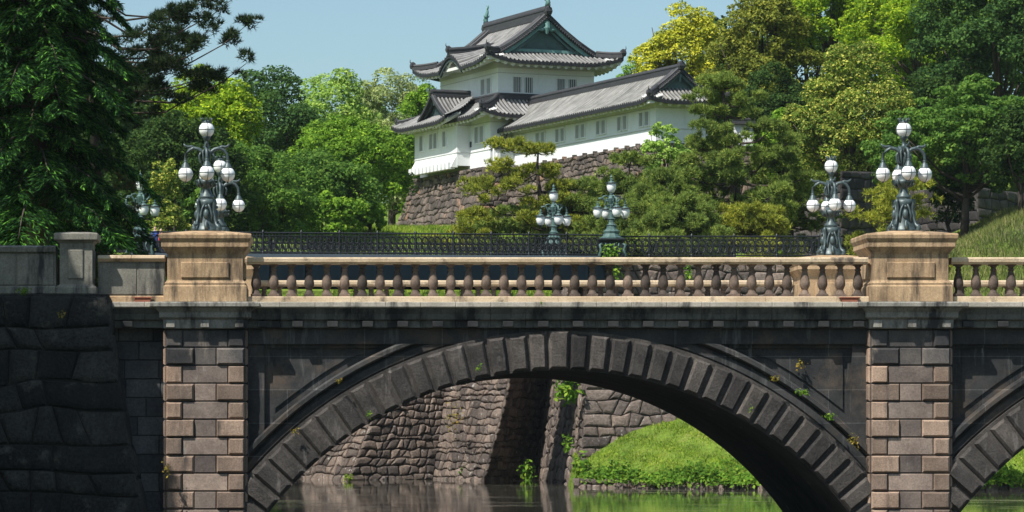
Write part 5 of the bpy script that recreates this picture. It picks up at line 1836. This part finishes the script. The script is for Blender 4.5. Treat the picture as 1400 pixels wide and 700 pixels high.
broadleaf(1396, 150, 186, 120, G['deep'], 'dark green tree low at the right edge above the grass slope', 233, leaf=0.17, lobes=12, clump=0.12, bottom_py=300)
broadleaf(1300, 232, 194, 70, G['deep'], 'low dark bush in front of the coursed wall by the slanting trunks', 234, leaf=0.16, lobes=9, clump=0.14, base_frac=-0.05)
broadleaf(908, 170, 203, 74, G['light'], 'small airy light green tree in front of the gallery wall', 231, leaf=0.16, lobes=7, clump=0.15, base_frac=0.3, flat=0.6, gap=0.25)
for i, (px, ty, Y, wd) in enumerate(((985, 40, 275, 170), (1100, 0, 278, 200), (1210, 20, 272, 200), (1320, 0, 262, 220), (1430, -40, 245, 220))):
    broadleaf(px, ty, Y, wd, G['deep'], ['shadowy backing tree behind the bright yellow tree', 'shadowy backing tree behind the bronze-olive tree', 'shadowy backing tree between the two tall yellow-green trees',
                                        'shadowy backing tree left of the corner tree', 'shadowy backing tree at the right edge'][i], 240 + i, leaf=0.42, lobes=9, base_frac=0.05, dens=0.8)

for i, (px, ty, Y, wd, lab) in enumerate(((1262, 185, 222, 120, 'dark bush above the coursed wall, left of the slanting-trunk tree'), (1330, 195, 220, 110, 'dark bush above the coursed wall behind the slanting-trunk tree'),
                                          (1395, 180, 224, 130, 'dark bush above the coursed wall at the right edge'), (1190, 190, 222, 110, 'dark bush between the dome-shaped tree and the wall'))):
    broadleaf(px, ty, Y, wd, G['dark'], lab, 250 + i, leaf=0.2, lobes=10, clump=0.14, base_frac=-0.1)
# --- pines in front of the castle
pine(996, 320, 106, 189, 232, G['pine'], 'tall layered pine with dark trunk in front of the gallery\'s right end', 301, levels=10, pad=1.12, trunk_r=0.42, low=0.25, cone=0.78, per_area=36)
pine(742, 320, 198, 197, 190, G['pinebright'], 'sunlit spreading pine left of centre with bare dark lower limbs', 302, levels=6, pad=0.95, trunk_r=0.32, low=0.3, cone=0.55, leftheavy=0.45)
pine(862, 320, 216, 193, 120, G['pine'], 'middle-sized pine behind the right green lamp', 303, levels=6, pad=0.95, trunk_r=0.25, low=0.3, cone=0.6)
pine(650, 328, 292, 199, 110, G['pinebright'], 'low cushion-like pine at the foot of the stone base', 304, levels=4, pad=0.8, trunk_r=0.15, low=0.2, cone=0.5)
pine(790, 325, 250, 197, 130, G['pine'], 'low pine between the two green lamps', 305, levels=6, pad=0.9, trunk_r=0.18, low=0.15, cone=0.5)
pine(915, 325, 235, 184, 130, G['pine'], 'low dense pine left of the tall pine\'s trunk', 306, levels=7, pad=1.0, trunk_r=0.2, low=0.12, cone=0.55)
pine(700, 325, 286, 197, 100, G['pine'], 'lowest small pine below the sunlit spreading pine', 307, levels=4, pad=0.75, trunk_r=0.14, low=0.2, cone=0.5)
pine(1075, 325, 205, 196, 110, G['pine'], 'pine right of the tall pine, in front of the dark trees', 308, levels=7, pad=0.95, trunk_r=0.22, low=0.2, cone=0.55)
pine(860, 330, 285, 182, 110, G['pine'], 'small pine low behind the railing beside the right green lamp', 309, levels=4, pad=0.85, trunk_r=0.15, low=0.15, cone=0.45)
for i, (px, ty, Y, wd, lab) in enumerate(((930, 276, 181, 130, 'broad low pine left of the tall pine trunk, close behind the railing'), (1035, 290, 183, 110, 'broad low pine right of the tall pine trunk'),
                                          (770, 285, 199, 100, 'low spreading pine beside the left green lamp'),
                                          (890, 270, 187, 120, 'low rounded pine just right of the right green lamp'))):
    pine(px, 328, ty, Y, wd, G[('pine', 'pinebright', 'pinemid')[i % 3]], lab, 350 + i, levels=6, pad=1.05, trunk_r=0.18, low=0.1, cone=0.5)
pine(1228, 345, 246, 150, 145, G['pinebright'], 'young bright pine behind the front right pedestal', 310, levels=6, pad=0.75, trunk_r=0.14, low=0.12, cone=0.62, base_z=6.6, needle=0.22, width=0.035, per_area=24)

# --- dark trees on the left bank
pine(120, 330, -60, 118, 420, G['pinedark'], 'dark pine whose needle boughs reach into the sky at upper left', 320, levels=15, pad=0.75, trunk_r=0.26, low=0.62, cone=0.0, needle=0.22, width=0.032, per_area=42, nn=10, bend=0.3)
pine(140, 345, 235, 112, 130, G['pinebrown'], 'dark brown-tinged pine bush behind the left parapet', 321, levels=8, pad=0.6, trunk_r=0.14, low=0.1, cone=0.5, needle=0.18, width=0.03, per_area=34, nn=9)


def hemlock(px, Y, top_py, wpx, label, seed, nb=64):
    rng = np.random.RandomState(seed)
    x = X(px, Y); g = float(ground(x, Y))
    H = Z(top_py, Y) - g
    Rw = wpx * Y / F / 2
    root = thing('hemlock_tree', (x, Y, g), label, 'tree')
    mb = MB()
    mb.tube([(0, 0, -0.3), (0.1, 0, H * .3), (0, 0.1, H * .6), (0, 0, H)], [0.42, 0.36, 0.25, 0.05], 10)
    VV = []
    for k in range(nb):
        t = 0.22 + 0.78 * (k + rng.rand()) / nb
        az = k * 2.4 + rng.uniform(-0.3, 0.3)
        ln = Rw * (1.05 - 0.62 * (t - 0.2)) * rng.uniform(0.6, 1.05)
        dx, dy = math.cos(az), math.sin(az)
        m = 12
        rise = rng.uniform(0.05, 0.2)
        q = np.linspace(0, 1, m)
        cx = dx * ln * q; cy = dy * ln * q; cz = H * t + ln * (rise * np.sin(q * PI * 0.8) - 0.42 * q ** 2.2)
        pts = np.stack([cx, cy, cz], 1)
        mb.tube([tuple(p) for p in pts[::2]], list(np.linspace(0.07, 0.012, len(pts[::2]))), 5)
        # side twigs, drooping, dressed with short leaves
        nt_ = 46
        qq = rng.uniform(0.18, 1.0, nt_)
        base = np.stack([np.interp(qq, q, pts[:, i]) for i in range(3)], 1)
        side = rng.choice([-1, 1], nt_)
        tl = (0.30 + 0.55 * (1 - qq) * 0.9) * ln * 0.55 * rng.uniform(0.6, 1.1, nt_)
        sv = np.stack([-dy * side + dx * 0.75, dx * side + dy * 0.75, np.zeros(nt_)], 1)
        sv = unit(sv)
        nl = 42
        u = rng.rand(nt_, nl)
        p = base[:, None, :] + sv[:, None, :] * (tl[:, None] * u)[..., None]
        p[..., 2] -= (tl[:, None] * 0.55) * u ** 1.8 + rng.uniform(0, 0.07, (nt_, nl))
        p = p.reshape(-1, 3) + rng.normal(size=(nt_ * nl, 3)) * 0.035
        dirv = unit(np.repeat(sv, nl, 0) + rng.normal(size=(nt_ * nl, 3)) * 0.28 + np.array([0, 0, -0.55]))
        nr = unit(np.array([0, 0, 1.0]) + rng.normal(size=dirv.shape) * 0.35)
        b = unit(np.cross(nr, dirv))
        L_ = 0.22 * rng.uniform(0.7, 1.3, len(p))[:, None]; W_ = 0.022
        VV.append(np.stack([p, p + dirv * L_ * .5 + b * W_, p + dirv * L_, p + dirv * L_ * .5 - b * W_], 1).reshape(-1, 3))
    mesh_np('crown', np.concatenate(VV), 4, G['cedar'], root)
    _trunk(mb, root)
    return root


hemlock(48, 100, -190, 350, 'huge dark hemlock with drooping bright-tipped branches at the upper left', 330, 120)
hemlock(-60, 108, -160, 330, 'second dark hemlock cut by the left edge of the photo', 331, 80)
hemlock(70, 112, -60, 170, 'slimmer dark hemlock standing close behind the huge one', 332, 80)

# --- unseen trees added left of the frame to shade the lower-left wall
for i, (x, y, rad, top) in enumerate(((-14.6, 68.5, 4.6, 14.5), (-19, 62, 5.0, 17))):
    rng = np.random.RandomState(340 + i)
    wpx = rad * 2 * F / y
    broadleaf(HX + x * F / y, HY - top * F / y, y, wpx, G['deep'], ['dark broadleaf tree on the near bank beside the lower-left wall', 'dark broadleaf tree on the near bank farther from the wall'][i], 340 + i, leaf=0.34, lobes=14, base_frac=0.1, dens=1.6)


broadleaf(HX - 13.3 * F / 70.5, HY - 17 * F / 70.5, 70.5, 5.8 * F / 70.5, G['deep'], 'smaller dark tree on the near bank right against the lower-left wall', 345, leaf=0.3, lobes=12, base_frac=0.15, dens=1.7)


# ------------------------------------------------------------------ grasses, weeds and shrubs
def blades(name, pts, h, w_, mat, seed, lean=0.5, kind='stuff', parent=None, hv=0.4):
    rng = np.random.RandomState(seed)
    n = len(pts)
    d = unit(np.array([0, 0, 1.0]) + rng.normal(size=(n, 3)) * lean)
    s = unit(np.cross(d, rng.normal(size=(n, 3))))
    ln = h * rng.uniform(1 - hv, 1 + hv, n)[:, None]
    V = np.stack([pts - s * w_ * .5, pts + s * w_ * .5, pts + d * ln], 1).reshape(-1, 3)
    o = mesh_np(name, V, 3, mat, parent)
    if parent is None: tag(o, kind=kind)
    return o


def scatter(n, x0, x1, y0, y1, cond, seed):
    rng = np.random.RandomState(seed)
    x = rng.uniform(x0, x1, n); y = rng.uniform(y0, y1, n)
    k = cond(x, y)
    x, y = x[k], y[k]
    return np.stack([x, y, ground(x, y) - 0.02], 1)


o = blades('grass_bank', scatter(130000, 13.9, 40, 156, 172, lambda x, y: (y > shore(x) + 0.1) & ((y < 170.2) | (x > 30.5)), 1), 0.14, 0.045, G['grass'], 1)
tag(o, 'short bright green grass on the bank under the arch', 'grass')
o = blades('tall_grass', scatter(90000, 30, 52, 172, 196, lambda x, y: (ground(x, y) > 3), 2), 0.42, 0.05, G['seedgrass'], 2, 0.35)
tag(o, 'tall seeding grass on the slope at the right edge', 'grass')
o = blades('castle_grass', scatter(70000, 1, 26, 191, 224, lambda x, y: ground(x, y) > 7, 3), 0.3, 0.06, G['grass'], 3, 0.4)
tag(o, 'green grass below the castle stone base', 'grass')


def weed(px, py, Y, r, mat, label, seed, n=60, leaf=0.09, name='weed', cat='plant', group=None, hang=0.0, zs=1.0):
    rng = np.random.RandomState(seed)
    c = np.array([X(px, Y), Y, Z(py, Y)])
    d = unit(rng.normal(size=(n, 3)))
    d[:, 1] = -abs(d[:, 1])
    p = d * r * rng.uniform(0.2, 1.0, n)[:, None] * np.array([1, 0.6, zs])
    p[:, 2] -= hang * r * rng.rand(n)
    V = leaf_quads(rng, p, d, leaf * 1.5, leaf * 0.8, 0.6, 0.4, 0.5)
    o = mesh_np(name, V, 4, mat)
    o.location = c
    tag(o, label, cat, group)
    return o


# shrubs at the water's edge, on the moat walls, on the bridge
WD = [
    (720, 645, 187.2, 0.6, 'fern', 'leafy green shrub at the foot of the shaded moat wall', 120, 0.2, 1.3),
    (775, 533, 169.2, 0.95, 'fern', 'big-leaved green shrub hanging at the top of the embankment corner', 170, 0.26, 1.0),
    (776, 605, 168.4, 0.4, 'fern', 'small green shrub halfway up the embankment corner', 70, 0.16, 1.5),
    (794, 640, 167.2, 0.6, 'fern', 'dark green shrub at the waterline beside the embankment corner', 160, 0.2, 1.7),
    (622, 572, 187.6, 0.75, 'dryweed', 'yellow-green weeds on the rubble wall under the arch', 90, 0.12, 1.7),
    (477, 653, 183.6, 0.4, 'grass', 'small grass tuft at the waterline by the bright wall corner', 70, 0.12, 0.7),
    (637, 648, 187.9, 0.45, 'fern', 'green plant in the low drain recess of the moat wall', 60, 0.14, 1.5),
    (835, 345, 169.4, 0.75, 'fern', 'bright green bush at the foot of the right green lamp', 200, 0.13, 0.8),
    (940, 372, 168.9, 0.4, 'fern', 'green weed on the embankment wall seen between the balusters', 60, 0.14, 1.6),
    (990, 582, 163, 0.0, 'fern', None, 0, 0, 1),
    (842, 372, 169.0, 0.45, 'fern', 'green weed hanging below the bush of the green lamp', 60, 0.14, 1.3),
    (1098, 537, 76.95, 0.24, 'fern', 'thick green weed on the moulding right of the arch', 70, 0.06, 0.45),
    (1134, 569, 76.95, 0.2, 'fern', 'green weed lower on the moulding right of the arch', 50, 0.05, 0.5),
    (1094, 497, 77.35, 0.2, 'dryweed', 'dry yellow weed on the right spandrel panel', 50, 0.05, 1.0),
    (1168, 603, 76.95, 0.2, 'dryweed', 'dry yellow weed at the foot of the right moulding', 60, 0.05, 1.2),
    (1060, 517, 76.95, 0.18, 'dryweed', 'dry tuft high on the right moulding', 40, 0.045, 0.5),
    (655, 503, 76.95, 0.1, 'fern', 'tiny weed between voussoirs left of the keystone', 26, 0.04, 1.5),
    (505, 566, 76.95, 0.1, 'fern', 'tiny weed between voussoirs on the left haunch', 26, 0.04, 1.5),
    (463, 520, 76.95, 0.12, 'dryweed', 'dry tuft on the left moulding of the arch', 30, 0.04, 0.8),
    (402, 590, 76.95, 0.16, 'dryweed', 'dry yellow moss low on the left moulding', 36, 0.04, 0.7),
    (1027, 560, 76.95, 0.1, 'fern', 'tiny weed between voussoirs on the right haunch', 22, 0.04, 1.5),
    (740, 414, 76.8, 0.06, 'fern', 'tiny sprout on the cornice near the middle of the bridge', 14, 0.035, 1.3),
    (83, 430, 75.9, 0.14, 'dryweed', 'dry sprout on the top course of the dark wall', 26, 0.05, 1.2),
    (32, 398, 76.4, 0.22, 'fern', 'dark weed at the foot of the far-left parapet', 60, 0.05, 0.5),
    (228, 640, 76.7, 0.16, 'dryweed', 'thin yellowish weed at the left edge of the left pier', 40, 0.045, 2.0),
    (1067, 345, 89.5, 0.1, 'fern', 'small sprout on the rear balustrade near the rear right lamp', 26, 0.04, 1.0),
]
for i, (px, py, Y, r, mt, lab, n, lf, zs) in enumerate(WD):
    if not lab: continue
    weed(px, py, Y, r, G[mt], lab, 400 + i, n, lf, name='shrub' if r > 0.3 else 'weed', zs=zs)

# ground cover that hangs over the shore edging
rng = np.random.RandomState(77)
xs = rng.uniform(14, 40, 16000)
ys = shore(xs) + rng.normal(size=16000) * 0.35
zs_ = -2.62 + np.abs(rng.normal(size=16000)) * 0.2 * (1 + 0.8 * np.sin(xs * 1.7)) - np.clip(shore(xs) - ys, 0, 1) * 0.5
pc_ = np.stack([rng.uniform(14.5, 30, 13), rng.uniform(158.0, 164, 13)], 1)
k_ = rng.randint(0, 13, 900)
px_ = pc_[k_, 0] + rng.normal(size=900) * 0.4; py_ = pc_[k_, 1] + rng.normal(size=900) * 0.3
ok_ = (py_ > shore(px_) + 0.2) & (py_ < 169.8)
px_, py_ = px_[ok_], py_[ok_]
xs = np.concatenate([xs, px_]); ys = np.concatenate([ys, py_]); zs_ = np.concatenate([zs_, ground(px_, py_) + rng.uniform(0.0, 0.28, len(px_))])
V = leaf_quads(rng, np.stack([xs, ys, zs_], 1), np.tile([0, -1.0, 0.4], (len(xs), 1)), 0.2, 0.12, 0.5, 0.5, 0.6)
o = mesh_np('ground_cover', V, 4, G['fern'])
tag(o, 'leafy ground cover hanging over the stone shore edging', 'ground cover', kind='stuff')

# ------------------------------------------------------------------ small things
for i, (px, lab) in enumerate(((196, 'dark red loose brick on the cornice left of the left pedestal'), (1163, 'dark red loose brick on the plinth left of the right pedestal'))):
    t = thing('brick', (X(px), 77.1, Z(413)), lab, 'brick', 'loose bricks on the cornice')
    mb = MB(); mb.box(X(px - 12), X(px + 10), 76.98, 77.12, Z(412.9), Z(407.5)); mb.box(X(px - 15), X(px + 13), 76.95, 77.13, Z(407.5), Z(406))
    mb.build('slab', M['brick'], t, bevel=0.01)

for i, (px, py, lab) in enumerate(((835, 622, 'short black garden spotlight on the grass, the right one'), (816, 617, 'short grey garden spotlight on the grass, beside the stone corner'))):
    Y = 165.3 - i * 0.8
    x = X(px, Y); g = float(ground(x, Y))
    t = thing('garden_light', (x, Y, g), lab, 'garden light', 'garden spotlights on the bank')
    mb = MB(); mb.tube([(x, Y, g - .1), (x, Y, g + 0.3)], 0.03, 6); mb.build('stake', M['iron'], t)
    mb = MB(); mb.lathe(x, Y, [(0.06, g + 0.28), (0.1, g + 0.34), (0.1, g + 0.68), (0.12, g + 0.7), (0.1, g + 0.74)], 10); mb.build('lamp_head', M['iron'] if i == 0 else plain('grey_metal', (0.2, 0.22, 0.22), 0.5), t)


def person(x, y, z, facing, shirt, label, seed):
    import bmesh
    v = [(0, 0, 0.95), (0, 0, 1.2), (0, 0, 1.42), (0, 0, 1.52), (0, 0, 1.62), (0, -0.01, 1.74),
         (0.2, 0, 1.4), (0.27, -0.02, 1.12), (0.25, -0.16, 0.92), (-0.2, 0, 1.4), (-0.27, -0.02, 1.12), (-0.25, -0.16, 0.92),
         (0.1, 0, 0.9), (0.11, -0.03, 0.5), (0.11, 0.02, 0.08), (0.11, -0.14, 0.03), (-0.1, 0, 0.9), (-0.11, 0.02, 0.5), (-0.11, 0.1, 0.08), (-0.11, -0.05, 0.03)]
    e = [(0, 1), (1, 2), (2, 3), (3, 4), (4, 5), (2, 6), (6, 7), (7, 8), (2, 9), (9, 10), (10, 11), (0, 12), (12, 13), (13, 14), (14, 15), (0, 16), (16, 17), (17, 18), (18, 19)]
    r = [0.15, 0.15, 0.13, 0.06, 0.095, 0.07, 0.07, 0.05, 0.04, 0.07, 0.05, 0.04, 0.1, 0.07, 0.05, 0.045, 0.1, 0.07, 0.05, 0.045]
    me = bpy.data.meshes.new('person')
    me.from_pydata(v, e, [])
    o = bpy.data.objects.new('person', me); COL.objects.link(o)
    o.location = (x, y, z); o.rotation_euler = (0, 0, facing)
    sk = o.modifiers.new('skin', 'SKIN')
    for i, sv in enumerate(me.skin_vertices[0].data): sv.radius = (r[i], r[i] * 0.85)
    me.skin_vertices[0].data[0].use_root = True
    ss = o.modifiers.new('sub', 'SUBSURF'); ss.levels = 1; ss.render_levels = 1
    m, t, p = nodes('clothes_%d' % seed, 0.8, 0.2)
    tc = t.nodes.new('ShaderNodeTexCoord'); sp = t.nodes.new('ShaderNodeSeparateXYZ'); t.links.new(tc.outputs['Object'], sp.inputs[0])
    mr = t.nodes.new('ShaderNodeMath'); mr.operation = 'DIVIDE'; mr.inputs[1].default_value = 2.0; t.links.new(sp.outputs[2], mr.inputs[0])
    rp = t.nodes.new('ShaderNodeValToRGB'); rp.color_ramp.interpolation = 'CONSTANT'
    el = rp.color_ramp.elements
    cols = [(0, (0.03, 0.03, 0.03)), (0.05, (0.03, 0.035, 0.06)), (0.47, shirt), (0.745, (0.5, 0.33, 0.25)), (0.855, (0.03, 0.02, 0.02) if seed != 1 else (0.5, 0.5, 0.52))]
    while len(el) < len(cols): el.new(0.5)
    for i, (q, c) in enumerate(cols): el[i].position = q; el[i].color = (*c, 1)
    t.links.new(mr.outputs[0], rp.inputs[0]); t.links.new(rp.outputs[0], p.inputs['Base Color'])
    me.materials.append(m)
    tag(o, label, 'person')
    return o


for i, (px, Y, sh, fac, lab) in enumerate(((212, 171.5, (0.08, 0.16, 0.5), 0.4, 'person in a blue top walking on the iron bridge beside the left pedestal'), (220, 173.5, (0.5, 0.05, 0.04), -0.5, 'person in a red top on the iron bridge, right beside the left pedestal'))):
    person(X(px, Y), Y, 9.14, fac, sh, lab, i)
